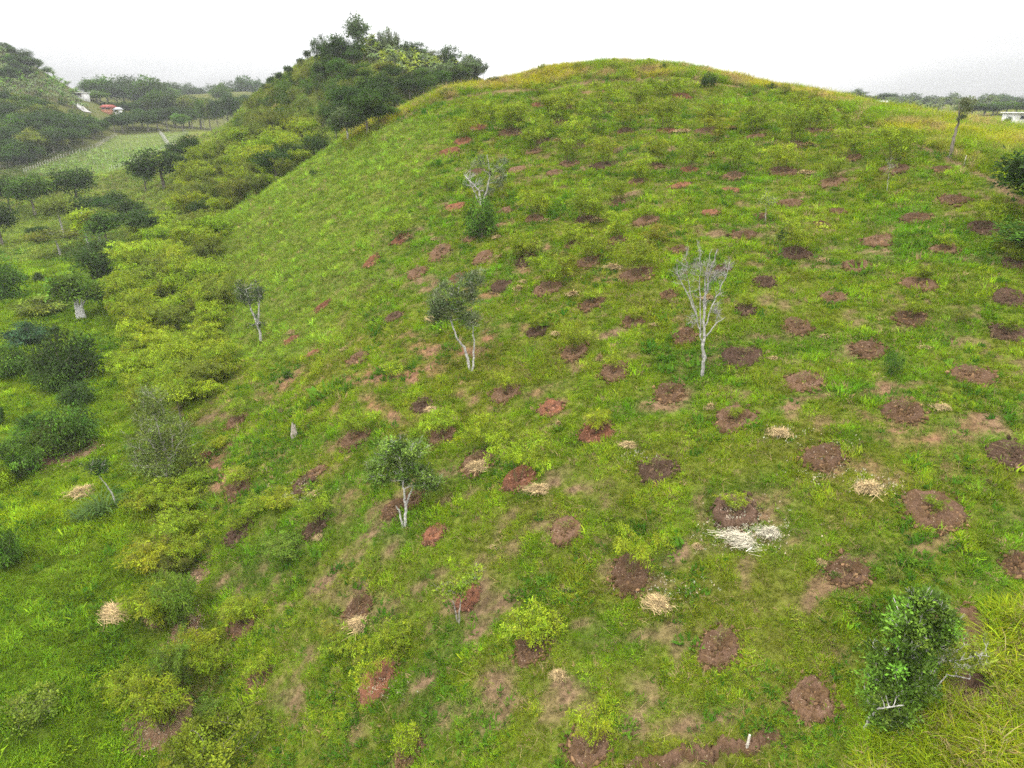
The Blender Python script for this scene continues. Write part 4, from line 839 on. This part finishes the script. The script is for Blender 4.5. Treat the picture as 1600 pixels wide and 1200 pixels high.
# ---------------------------------------------------------------- earth bank along the tall grass corner
def make_bank():
    px = [(975,1206),(1020,1190),(1070,1180),(1110,1174),(1150,1168),(1190,1158),(1225,1148)]
    c = [hit(*p)[0] for p in px]; t = np.linspace(0, 1, len(c)); q = np.linspace(0, 1, 70); r = np.random.default_rng(3)
    cx = np.interp(q, t, [p.x for p in c]); cyy = np.interp(q, t, [p.y for p in c]); cx += r.normal(0, .03, 70); cyy += r.normal(0, .05, 70) + .12 * np.sin(q * 23)
    prof = [(-.30, -.05), (-.24, .06), (-.18, .20), (-.10, .32), (-.02, .36), (.08, .30), (.2, .12), (.3, -.06)]
    V = []; 
    for i in range(70):
        e = math.sin(q[i] * 3.14) ** .6 * (.25 + .75 * float(fbm(cx[i], cyy[i], .8, 2, 2)))
        for dy, dz in prof:
            x_, y_ = cx[i], cyy[i] + dy + r.normal() * .03; V.append((x_, y_, float(terrain(x_, y_)) + (dz if dz < 0 else dz * e) + r.normal() * .025))
    m = len(prof); Fq = [(i * m + j, (i + 1) * m + j, (i + 1) * m + j + 1, i * m + j + 1) for i in range(69) for j in range(m - 1)]
    V = np.array(V); o0 = V[0].copy(); o = link('earth_bank', npmesh('earth_bank', V - o0, np.array(Fq), smooth=True), M_soil[BRN], None, o0); tag(o, 'low bank of freshly dug brown earth along the tall grass corner', 'bank', kind='structure')
make_bank()

# ---------------------------------------------------------------- heaps of cut dry stalks
def _strawmat(t):
    oi = t.nodes.new('ShaderNodeObjectInfo'); return diffuse(t, mixc(t, 1.0, oi.outputs['Color'], attr(t, 'Col'), 'MULTIPLY'))
M_straw = mat('dry_stalks', _strawmat)
def make_heap(seed, n=1100):
    r = np.random.default_rng(seed); V = []; cs = []
    main = r.random() * 3.14
    for i in range(n):
        a = r.random() * 6.28; q = abs(r.normal()) * .52; x, y = q * math.cos(a) * .8, q * math.sin(a) * .7; z = .24 * math.exp(-2.5 * q * q) * r.random() ** .6 + .03
        b = main + r.normal() * .5; L = .35 + .7 * r.random(); w = .009; tl = r.normal() * .22
        d = np.array([math.cos(b) * math.cos(tl), math.sin(b) * math.cos(tl), math.sin(tl) - .12]); s = np.array([-math.sin(b), math.cos(b), r.normal() * .4]) * w
        c = np.array([x, y, z]); V += [c - d * L / 2 - s, c + d * L / 2 - s, c + d * L / 2 + s, c - d * L / 2 + s]; k = math.exp(r.normal() * .4); cs.append((k, k * (.95 + .1 * r.random()), k))
    V = np.array(V); V[:, 2] = np.maximum(V[:, 2], .0)
    return npmesh('stalks', V, np.arange(4 * n).reshape(n, 4), np.array(cs))
HP = [make_heap(400 + i) for i in range(4)]
HEAPS = [(1358,762,54,30,'s','biggest bristling straw heap beside a brown soil ring'),(1030,942,50,34,'s','long golden straw heap downhill of a soil ring in the lower slope'),(1160,842,62,24,'w','whitish bleached straw heap right under a dark soil ring'),(1205,832,44,24,'w','whitish straw strewn beside the bleached heap on the ridge side'),
 (180,958,56,40,'s','tan straw heap in lush grass at the valley bottom'),(874,1056,30,30,'s','small golden straw heap below a leafy shrub'),(960,418,34,16,'s','orange straw heap next to a leafy young bamboo'),(1108,466,32,16,'s','orange straw behind the leafless pale tree'),(1285,408,26,14,'s','straw heap beside the large dark upper soil ring'),
 (812,452,30,16,'s',None),(640,372,22,14,'s',None),(984,696,32,18,'s',None),(565,975,54,34,'s','pale green straw heap beside lime bamboo on the lower slope'),(675,640,24,14,'s',None),(1222,676,38,18,'s',None),(845,765,50,26,'s','loose scattered straw beside the red earth ring'),(750,728,40,24,'s',None),
 (870,522,20,12,'s',None),(937,562,14,26,'s',None),(1110,636,24,18,'s',None),(1290,526,24,12,'s',None),(1210,560,22,10,'s',None),(1472,635,34,12,'s',None),(772,202,20,10,'s',None),(876,221,24,10,'s',None),(932,228,20,10,'s',None),(1115,242,24,10,'s',None),(1114,272,22,14,'s',None),(984,257,20,10,'s',None),
 (1066,206,26,10,'s',None),(1265,226,22,8,'s',None),(1302,206,22,10,'s',None),(1262,270,22,12,'s',None),(1446,543,24,10,'s',None),(896,460,26,16,'s',None),(1026,507,18,8,'s',None),(682,374,16,12,'s',None),(778,372,20,14,'s',None),(784,400,20,10,'s',None),(675,500,26,14,'s',None),(458,520,18,14,'s',None),(1142,200,18,8,'s',None),
 (455,775,30,14,'w',None),(495,770,24,12,'s',None),(1285,880,20,20,'s',None),(820,440,20,8,'s',None),(1120,812,0,0,'s',None),(132,768,46,50,'s','flattened tan straw patch beside the blade leaved clump'),(1216,845,0,0,'s',None),(500,840,20,16,'s',None),(872,664,16,20,'s',None),(775,855,24,8,'s',None),(855,345,20,10,'s',None),(935,345,26,12,'s',None),(1120,352,26,8,'s',None),(540,545,20,10,'s',None),(1345,200,20,8,'s',None),(1090,855,20,20,'s',None)]
for i, (u, v, w, h, kd, lab) in enumerate(HEAPS):
    if w == 0: continue
    loc, zc = where(u, v); k = zc / F; s = w * k / 1.9 * (1.35 if v < 330 and w else 1)
    o = link('straw_heap', HP[i % 4], M_straw, None, loc); asp = .6 + .5 * rng.random(); o.scale = (s, s * asp, max(.35, min(1.1, h * k / 1.0)) if v > 330 else s * .7); o.rotation_euler = (0, 0, rng.normal() * .5)
    o.color = (.38, .285, .145, 1) if kd == 's' else (.42, .385, .29, 1); tag(o, lab, 'straw heap', 'heaps of cut straw on the slope'); PLACED.append([o, u, v, v, 'straw_heap', lab is None])
# white chips of dry husk round the bleached heap
x_, y_, s_ = [], [], []
for (u, v, ru, rv, n) in [(1165,835,60,26,420),(1290,745,60,14,60),(1375,760,40,16,60),(470,770,50,22,120),(1230,680,34,14,50),(590,1080,40,16,90),(990,715,24,10,40),(1300,700,40,20,50),(120,700,70,30,160),(250,1120,50,50,260),(290,970,40,30,150),(1150,800,50,30,70),(1040,925,60,24,80)]:
    for _ in range(n):
        h_ = hit(u + rng.normal() * ru * .55, v + rng.normal() * rv * .55)
        if h_: x_.append(h_[0].x); y_.append(h_[0].y)
x_ = np.array(x_); y_ = np.array(y_); rt, sc = rotscl(len(x_), np.full(len(x_), .8), .4)
CH = [tuft('husk_chip', 3, .10, .08, .05, .6, 71 + i, 1, 1.6) for i in range(3)]
scatter('dry_husk_litter', CH, np.stack([x_, y_, terrain(x_, y_) + .10], -1), rt, sc, np.array([[.62, .55, .42]]) * (.7 + .5 * rng.random((len(x_), 1))), 'pale dry husks strewn over soil and grass', cat='litter')
# clump of long blade leaves
def blade_clump(u, v, w, h, tint, label):
    loc, zc = where(u, v); k = zc / F; m_ = tuft('long_blade_clump', 110, h * k * 1.15, w * k * .33, .09, .30, int(u), 5, .95)
    o = link('long_blade_clump', m_, M_leaf, None, loc); o.color = (*tint, 1); tag(o, label, 'plant')
blade_clump(163, 800, 44, 42, (.10, .17, .035), 'tall clump of long blade leaves beside the slender white pole tree')
blade_clump(138, 812, 40, 26, (.09, .15, .035), 'lower clump of long blade leaves below the flattened straw patch')

# ---------------------------------------------------------------- woods, groves and tree lines farther off
FARG = 'trees of the far woods'
def wood(poly, n, gap, w0, w1, asp, tints, group, protos=RT, depth=None, kind='leafy_tree', cat='tree', k=1.0, parts=('trunk', 'crown')):
    pts = fill(poly, n, gap)
    for i, (u, v) in enumerate(sorted(pts, key=lambda p: p[1])):
        w = w0 + (w1 - w0) * rng.random(); plant(kind, protos[rng.integers(len(protos))], u, v + w * .12, w, w * asp * (.85 + .3 * rng.random()), np.array(TL[tints[rng.integers(len(tints))]]) * k * (.8 + .5 * rng.random()), cat, (.3, .27, .23), group=group, parts=parts)
wood([(0,165),(45,165),(95,183),(110,198),(165,203),(160,216),(95,236),(45,254),(0,262)], 60, 13, 22, 40, .85, ['dark','mid','dark','olive'], 'dark trees at the foot of the misty hillside')
wood([(-10,88),(28,92),(60,118),(30,130),(-10,120)], 8, 10, 18, 26, .8, ['dark'], 'trees high on the misty hillside')
wood([(60,150),(110,165),(130,188),(95,190),(50,170)], 12, 9, 10, 16, .6, ['olive','dark'], 'scrub on the misty hillside', LB, kind='shrub', cat='shrub', parts=('branches','foliage'))
wood([(0,110),(25,105),(60,125),(110,152),(140,172),(110,168),(60,150),(0,158)], 95, 6.5, 9, 12, 1.1, ['mid','grey'], 'banana plants on the misty hillside', BN, kind='banana_plant', cat='banana plant', parts=('stem', 'leaves'), k=1.6)
wood([(175,203),(200,196),(320,194),(310,200),(190,206)], 16, 12, 26, 36, .9, ['dark','dark','mid'], 'dark trees behind the fenced field')
for (u0, u1, v, d, n, w0, w1, asp, tn, grp) in [(138, 260, 168, 430, 9, 30, 44, 1.0, ['dark','mid'], 'misty trees of the middle tree line'), (150, 330, 186, 360, 13, 26, 40, .9, ['dark','mid','olive'], 'trees between the farmhouse and the fenced field'), (200, 420, 160, 600, 13, 26, 40, .8, ['dark'], 'farthest misty trees of the valley'),
     (250, 400, 172, 470, 10, 24, 34, .8, ['dark','mid'], 'misty trees of the middle tree line'), (310, 420, 178, 330, 9, 18, 28, .9, ['mid','dark','olive'], 'trees where the valley meets the wooded hill'),
     (1290, 1390, 172, 420, 8, 22, 34, .8, ['dark'], 'misty trees beyond the banana grove'), (1400, 1620, 170, 520, 9, 26, 40, .6, ['dark'], 'misty trees beyond the banana grove'), (1500, 1620, 180, 300, 9, 26, 36, .6, ['dark','mid'], 'trees round the white house'), (1535, 1600, 200, 215, 5, 20, 30, .5, ['dark','mid'], 'trees round the white house')]:
    for i in range(n):
        u = u0 + (u1 - u0) * (i + .2 + .6 * rng.random()) / n; w = w0 + (w1 - w0) * rng.random(); x, y, z = unproj(u, v, d * (.95 + .1 * rng.random())); dd = d
        zt = float(terrain(x, y)); _, vt, zc = proj(x, y, zt); top = v - w * asp; h = max(8, float(vt) - top)
        plant('leafy_tree', RT[rng.integers(5)], u, v, w, h, np.array(TL[tn[rng.integers(len(tn))]]) * (.8 + .5 * rng.random()), 'tree', (.3, .27, .23), depth=d, group=grp)
for i in range(60):      # banana grove on the far right
    u = 1375 + 180 * rng.random(); d = 300 + 60 * rng.random(); plant('banana_plant', BN[i % 4], u, 182, 11, 17, np.array(TL['grey']) * (.8 + .5 * rng.random()), 'banana plant', depth=d, parts=('stem', 'leaves'), group='banana plants of the grove beyond the ridge')
wood([(-10,72),(12,76),(45,98),(90,125),(125,146),(118,156),(70,132),(30,112),(-10,98)], 60, 6.5, 9, 13, 1.0, ['mid','grey'], 'banana plants along the crest of the misty hillside', BN, kind='banana_plant', cat='banana plant', parts=('stem', 'leaves'), k=1.5)
wood([(-10,64),(8,66),(60,104),(130,145),(60,112),(0,80)], 11, 14, 14, 22, .9, ['dark','mid'], 'scattered trees along the crest of the misty hillside')
# wooded top of the second hill
wood([(560,70),(640,74),(690,86),(740,104),(748,116),(700,128),(650,124),(600,108),(565,92)], 130, 6.5, 13, 18, 1.1, ['grey','olive'], 'banana plants on the top of the wooded hill', BN, kind='banana_plant', cat='banana plant', parts=('stem', 'leaves'), k=1.7)
wood([(505,92),(550,84),(560,98),(520,108)], 3, 12, 22, 30, .95, ['dark'], 'dark trees on the shoulder of the wooded hill')
wood([(520,112),(600,112),(640,128),(655,145),(600,150),(540,135),(500,125)], 11, 13, 20, 32, .95, ['dark','mid','olive'], 'dark trees in the band below the banana plants')
wood([(650,128),(760,118),(745,128),(690,142),(655,150)], 9, 12, 20, 30, 1.0, ['grey','dark','mid'], 'grey trees beside the tall crest grass')
wood([(540,150),(620,150),(628,170),(600,205),(540,215),(505,225),(500,190)], 14, 13, 22, 34, .9, ['dark','mid','olive'], 'mixed trees at the saddle below the wooded hill')
for u, v, w, h, tn, pr, lab in [(560,84,38,54,'grey',RT,'tallest misty tree on the very top of the wooded hill'),(611,80,26,34,'grey',BU,'bushy palm like tree right of the tallest misty tree'),(592,82,26,28,'grey',BU,'grey tree between the tallest misty tree and the palm like tree'),(636,84,24,22,'dark',BU,'first dark tree on the top beyond the palm like tree'),
     (655,86,28,26,'dark',BU,'second dark tree on the top beyond the palm like tree'),(705,98,34,32,'dark',BU,'round misty tree near the end of the hill top'),(735,112,38,28,'dark',BU,'faint tree at the far end of the wooded hill'),(530,92,46,34,'dark',BU,'largest dark tree on the valley shoulder of the wooded hill'),(503,94,26,34,'dark',BU,'dark narrow tree at the edge of the wooded hill shoulder'),(680,90,26,20,'grey',BU,None),(556,90,34,26,'dark',BU,None)]:
    dp = None
    try: where(u, v)
    except ValueError: dp = 178
    if hit(u, v) and hit(u, v)[1] > 260: dp = 178
    plant('leafy_tree', pr[int(u) % len(pr)], u, v, w, h, TL[tn], 'tree', depth=dp, label=lab)

# ---------------------------------------------------------------- fenced field
def fence(px, n, hgt, label, rr=.09):
    c = []; t = np.linspace(0, 1, len(px)); q = np.linspace(0, 1, n)
    us = np.interp(q, t, [p[0] for p in px]); vs = np.interp(q, t, [p[1] for p in px]); pts = [where(u, v)[0] for u, v in zip(us, vs)]
    o = thing('field_fence', pts[0], 'fence'); o['label'] = label; T0 = Tubes(); T0.add([(0, 0, -.3), (0, 0, hgt * .5), (.03, 0, hgt)], rr, rr * .8, 5); pm = T0.mesh('post')
    W_ = Tubes()
    for p in pts:
        q_ = link('post', pm, M_bark, o, p - pts[0]); q_.color = (.62, .6, .52, 1); q_.scale = (1, 1, .8 + .4 * rng.random())
    for z in (.5, .85): W_.add([tuple(p - pts[0] + Vector((0, 0, z * hgt))) for p in pts], .012, .012, 3)
    q_ = link('wire', W_.mesh('wire'), M_bark, o); q_.color = (.4, .4, .4, 1)
fence([(38,270),(70,258),(105,244),(150,232),(165,222),(182,213)], 44, 1.5, 'post and wire fence along the upper edge of the field below dark trees')
fence([(172,268),(215,252),(250,238),(274,226)], 36, 1.5, 'post and wire fence on the near edge of the striped field')
fence([(250,208),(257,217),(264,226)], 14, 1.5, 'short post and wire fence beside the grey path in the field')
rows = []
for i, (a_, b_) in enumerate([((75,262),(200,222)),((95,266),(225,222)),((120,268),(240,224)),((145,268),(250,228)),((185,218),(250,214)),((265,220),(295,208))]):
    nn = 13
    for k_ in range(nn):
        h_ = hit(a_[0] + (b_[0] - a_[0]) * k_ / nn, a_[1] + (b_[1] - a_[1]) * k_ / nn)
        if h_: rows.append(h_[0])
T0 = Tubes(); T0.add([(0, 0, -.3), (0, 0, .8), (.03, 0, 1.5)], .08, .07, 5); pm = T0.mesh('crop_stake')
for p in rows:
    o = link('crop_stake', pm, M_bark, None, p); o.color = (.42, .42, .34, 1); tag(o, 'pale wooden stake in the crop rows of the fenced field', 'stake', 'stakes of the crop rows in the fenced field')
xs, ys = [], []
for i in range(26):
    for k_ in range(150):
        u = 40 + 260 * k_ / 150; v = 205 + 70 * i / 26 + (40 * (1 - k_ / 150) - 14)
        if inpoly((u, v), FIELD):
            h_ = hit(u, v)
            if h_ and h_[1] > 150: xs.append(h_[0].x); ys.append(h_[0].y)
xs = np.array(xs); ys = np.array(ys); rt, sc = rotscl(len(xs), np.full(len(xs), 3.4), .2)
scatter('crop_rows', GT, np.stack([xs, ys, terrain(xs, ys)], -1), rt, sc, np.array([[.24, .33, .08]]) * (.7 + .5 * rng.random((len(xs), 1))), 'pale green crop in rows inside the fenced field', cat='crop')
def strip(name, px, wid, colr, label):
    c = [where(*p)[0] for p in px]; t = np.linspace(0, 1, len(c)); q = np.linspace(0, 1, 24); P3 = np.stack([np.interp(q, t, [p[i] for p in c]) for i in range(2)], -1)
    d = unit(np.gradient(P3, axis=0)); s = np.stack([-d[:, 1], d[:, 0]], -1); V = []
    for f in (-1, -.3, .3, 1):
        e = P3 + s * f * wid / 2; V.append(np.column_stack([e, terrain(e[:, 0], e[:, 1]) + .35]))
    V = np.stack(V, 1).reshape(-1, 3); Fq = [(i * 4 + j, (i + 1) * 4 + j, (i + 1) * 4 + j + 1, i * 4 + j + 1) for i in range(23) for j in range(3)]
    o0 = V[0].copy(); m_ = mat(name + '_surface', lambda t: diffuse(t, mixc(t, ramp(t, noise(t, .8, 4, objco(t)), [(.4, 0.), (.6, 1.)]), colr, tuple(.75 * c for c in colr))))
    o = link(name, npmesh(name, V - o0, np.array(Fq)), m_, None, o0); tag(o, label, 'path', kind='structure')
strip('path', [(251,208),(256,216),(261,224),(267,230)], 1.6, (.16, .17, .12), 'grey path crossing the fenced field')
strip('road', [(121,163),(126,168),(131,172),(137,176)], 4.0, (.5, .48, .45), 'pale road cut on the misty hillside')

# ---------------------------------------------------------------- farm buildings
def pm_(name, c): return mat(name, lambda t: diffuse(t, mixc(t, ramp(t, noise(t, 1.1, 4, objco(t)), [(.35, 0.), (.65, 1.)]), c, tuple(.72 * q for q in c))))
M_white = pm_('white_plaster', (.78, .77, .75)); M_red = pm_('red_roof_sheet', (.38, .12, .10)); M_brick = pm_('orange_brick', (.50, .24, .15)); M_dark = pm_('dark_window', (.03, .035, .04)); M_tin = pm_('pale_roof_sheet', (.72, .72, .74)); M_wood = pm_('brown_door', (.16, .09, .05))
def boxm(name, x0, x1, y0, y1, z0, z1):
    V = [(x, y, z) for x in (x0, x1) for y in (y0, y1) for z in (z0, z1)]
    return npmesh(name, V, np.array([(0, 1, 3, 2), (4, 6, 7, 5), (0, 4, 5, 1), (2, 3, 7, 6), (0, 2, 6, 4), (1, 5, 7, 3)]))
def house(u, v, depth, L, Wd, H, wallm, roofm, label, flat=False, rz=0., nwin=4, lift=0., storeys=1):
    loc, zc = where(u, v, depth); o = thing('farmhouse', (loc.x, loc.y, loc.z + lift), 'house', rz); o['label'] = label
    link('wall', boxm('wall', -L / 2, L / 2, -Wd / 2, Wd / 2, -3, H), wallm, o)
    if flat:
        rf = link('roof', boxm('roof', -L / 2 - .6, L / 2 + .6, -Wd / 2 - 1.2, Wd / 2 + .4, H + .003, H + .28), roofm, o)
    else:
        e = .6; V = [(-L/2-e, -Wd/2-e, H-.15), (L/2+e, -Wd/2-e, H-.15), (L/2+e, Wd/2+e, H-.15), (-L/2-e, Wd/2+e, H-.15), (-L/2-e, 0, H+Wd*.28), (L/2+e, 0, H+Wd*.28)]
        rf = link('roof', npmesh('roof', V, [np.array([(0, 1, 5, 4), (2, 3, 4, 5), (0, 3, 2, 1)]), np.array([(0, 4, 3), (1, 2, 5)])]), roofm, o)
    for i in range(nwin):
        x = -L / 2 + L * (i + .6) / (nwin + .2); zc_ = H * .58
        f = link('window', boxm('window', x - .75, x + .75, -Wd / 2 - .06, -Wd / 2 + .05, zc_ - .55, zc_ + .55), M_tin, o)
        link('pane', boxm('pane', x - .65, x + .65, -Wd / 2 - .08, -Wd / 2 + .03, zc_ - .45, zc_ + .45), M_dark, f)
    x = L * .42; link('door', boxm('door', x - .5, x + .5, -Wd / 2 - .07, -Wd / 2 + .05, 0, min(H * .8, 2.1)), M_wood, o)
    return o
house(1598, 193, 215, 10, 6, 2.7, M_white, M_white, 'white flat roofed house half out of the picture beyond the ridge', True, .1, 3, 3.6)
house(1373, 170, 300, 6.5, 5, 2.4, M_brick, M_tin, 'small orange brick house among bananas beyond the ridge', False, .3, 2, 1.6)
house(173, 187, 345, 5.5, 4, 1.0, M_brick, M_red, 'low farmhouse with bright red roof in the valley trees', False, -.3, 2, 1.8)
house(187, 188, 345, 2.6, 3, 1.8, M_white, M_tin, 'small white shed beside the red roofed farmhouse', False, -.3, 1, 1.8)
house(131, 168, 350, 7, 4, 1.4, M_white, M_tin, 'white low shelter above the pale road on the hillside', True, -.5, 2, 1.0)
house(299, 172, 430, 5, 4, 1.2, M_white, M_tin, 'tiny white roofed shed between the farthest valley trees', True, 0, 1, 6.0)

# ---------------------------------------------------------------- labels that single out the copies
LM = [(1092,500,'the leafless pale tree'),(718,500,'the grey green two trunked tree'),(633,760,'the white forked open tree'),(752,290,'the half bare white tree'),(1385,1040,'the dense leafy corner tree'),(1487,205,'the dead trunk on the ridge'),(1358,748,'the biggest straw heap'),(1165,832,'the whitish straw heap'),
      (1590,320,'the dark ridge end tree'),(460,668,'the grey stump'),(405,490,'the slim ivy trunked tree'),(262,670,'the wispy grey green tree'),(128,470,'the many stemmed tree'),(155,400,'the dark fan bamboo'),(110,560,'the biggest dark bush'),(180,945,'the valley straw heap'),(1108,125,'the dark crest bush'),
      (575,185,'the big dark saddle tree'),(432,265,'the dark lime flank tree'),(258,270,'the field corner tree'),(172,182,'the red roofed farmhouse'),(560,50,'the tallest hilltop tree'),(1590,190,'the white house'),(1370,163,'the orange brick house'),(612,65,'the palm like hilltop tree'),(705,80,'the round hilltop tree'),(588,1065,'the lower red soil ring'),
      (810,748,'the weeping bamboo'),(350,1165,'the wide glossy bush'),(885,345,'the upper slope middle'),(298,168,'the tiny white shed'),(128,165,'the white hillside shelter'),(20,75,'the misty hillside top')]
NOUN = {'young_bamboo': 'young bamboo', 'bamboo_sprout': 'thin bamboo sprout', 'bamboo_clump': 'lime bamboo clump', 'leafy_tree': 'tree', 'bush': 'bush', 'shrub': 'low shrub', 'straw_heap': 'straw heap', 'banana_plant': 'banana plant'}
ORD = ['nearest', 'second nearest', 'third nearest', 'fourth nearest', 'fifth nearest', 'sixth nearest', 'seventh nearest', 'eighth nearest', 'ninth nearest', 'tenth nearest']
def _ord(i):
    return ORD[i] if i < 10 else '%d%s nearest' % (i + 1, {1: 'st', 2: 'nd', 3: 'rd'}.get((i + 1) % 10 if (i + 1) % 100 not in (11, 12, 13) else 0, 'th'))
DIRS = ['on the ridge side of', 'uphill on the ridge side of', 'straight uphill of', 'uphill on the valley side of', 'on the valley side of', 'downhill on the valley side of', 'straight downhill of', 'downhill on the ridge side of']
buckets = {}
for e in PLACED:
    o, u, v, vm, kd, need = e
    if not need: continue
    ln = min(LM, key=lambda l: math.hypot(l[0] - u, 1.5 * (l[1] - vm)))
    a = math.atan2(-(vm - ln[1]) * 1.5, u - ln[0]); s = int(round(a / (math.pi / 4))) % 8
    buckets.setdefault((kd, ln[2], s), []).append((math.hypot(u - ln[0], 1.5 * (vm - ln[1])), o))
for (kd, ln, s), L_ in buckets.items():
    L_.sort(key=lambda q: q[0])
    for i, (_, o) in enumerate(L_):
        pre = _ord(i) + ' ' if len(L_) > 1 else ''
        o['label'] = '%s%s %s %s' % (pre, NOUN[kd], DIRS[s], ln)
        if 'group' not in o: o['group'] = {'young_bamboo': 'young bamboo plants on the cut slope', 'bamboo_sprout': 'bare bamboo sprouts in the soil rings', 'bamboo_clump': 'bamboo clumps along the gully', 'leafy_tree': 'scattered trees round the pasture', 'bush': 'scattered bushes', 'shrub': 'scattered shrubs', 'straw_heap': 'heaps of cut straw on the slope', 'banana_plant': 'banana plants'}[kd]

# ---------------------------------------------------------------- haze: one box of even air round everything
hm = bpy.data.materials.new('haze_air'); hm.use_nodes = True; t = hm.node_tree; t.nodes.clear()
ho = t.nodes.new('ShaderNodeOutputMaterial'); pv = t.nodes.new('ShaderNodeVolumePrincipled'); pv.inputs['Color'].default_value = (.76, .78, .82, 1); pv.inputs['Density'].default_value = HAZE; pv.inputs['Anisotropy'].default_value = 0.0
t.links.new(pv.outputs[0], ho.inputs['Volume'])
hz = link('haze', boxm('haze', -600, 600, -40, 1000, float(Z.min()) - 1.5, max(100.0, float(Z.max()) + 25)), hm); tag(hz, 'thin pale mist filling the air over the hills', 'haze', kind='stuff')
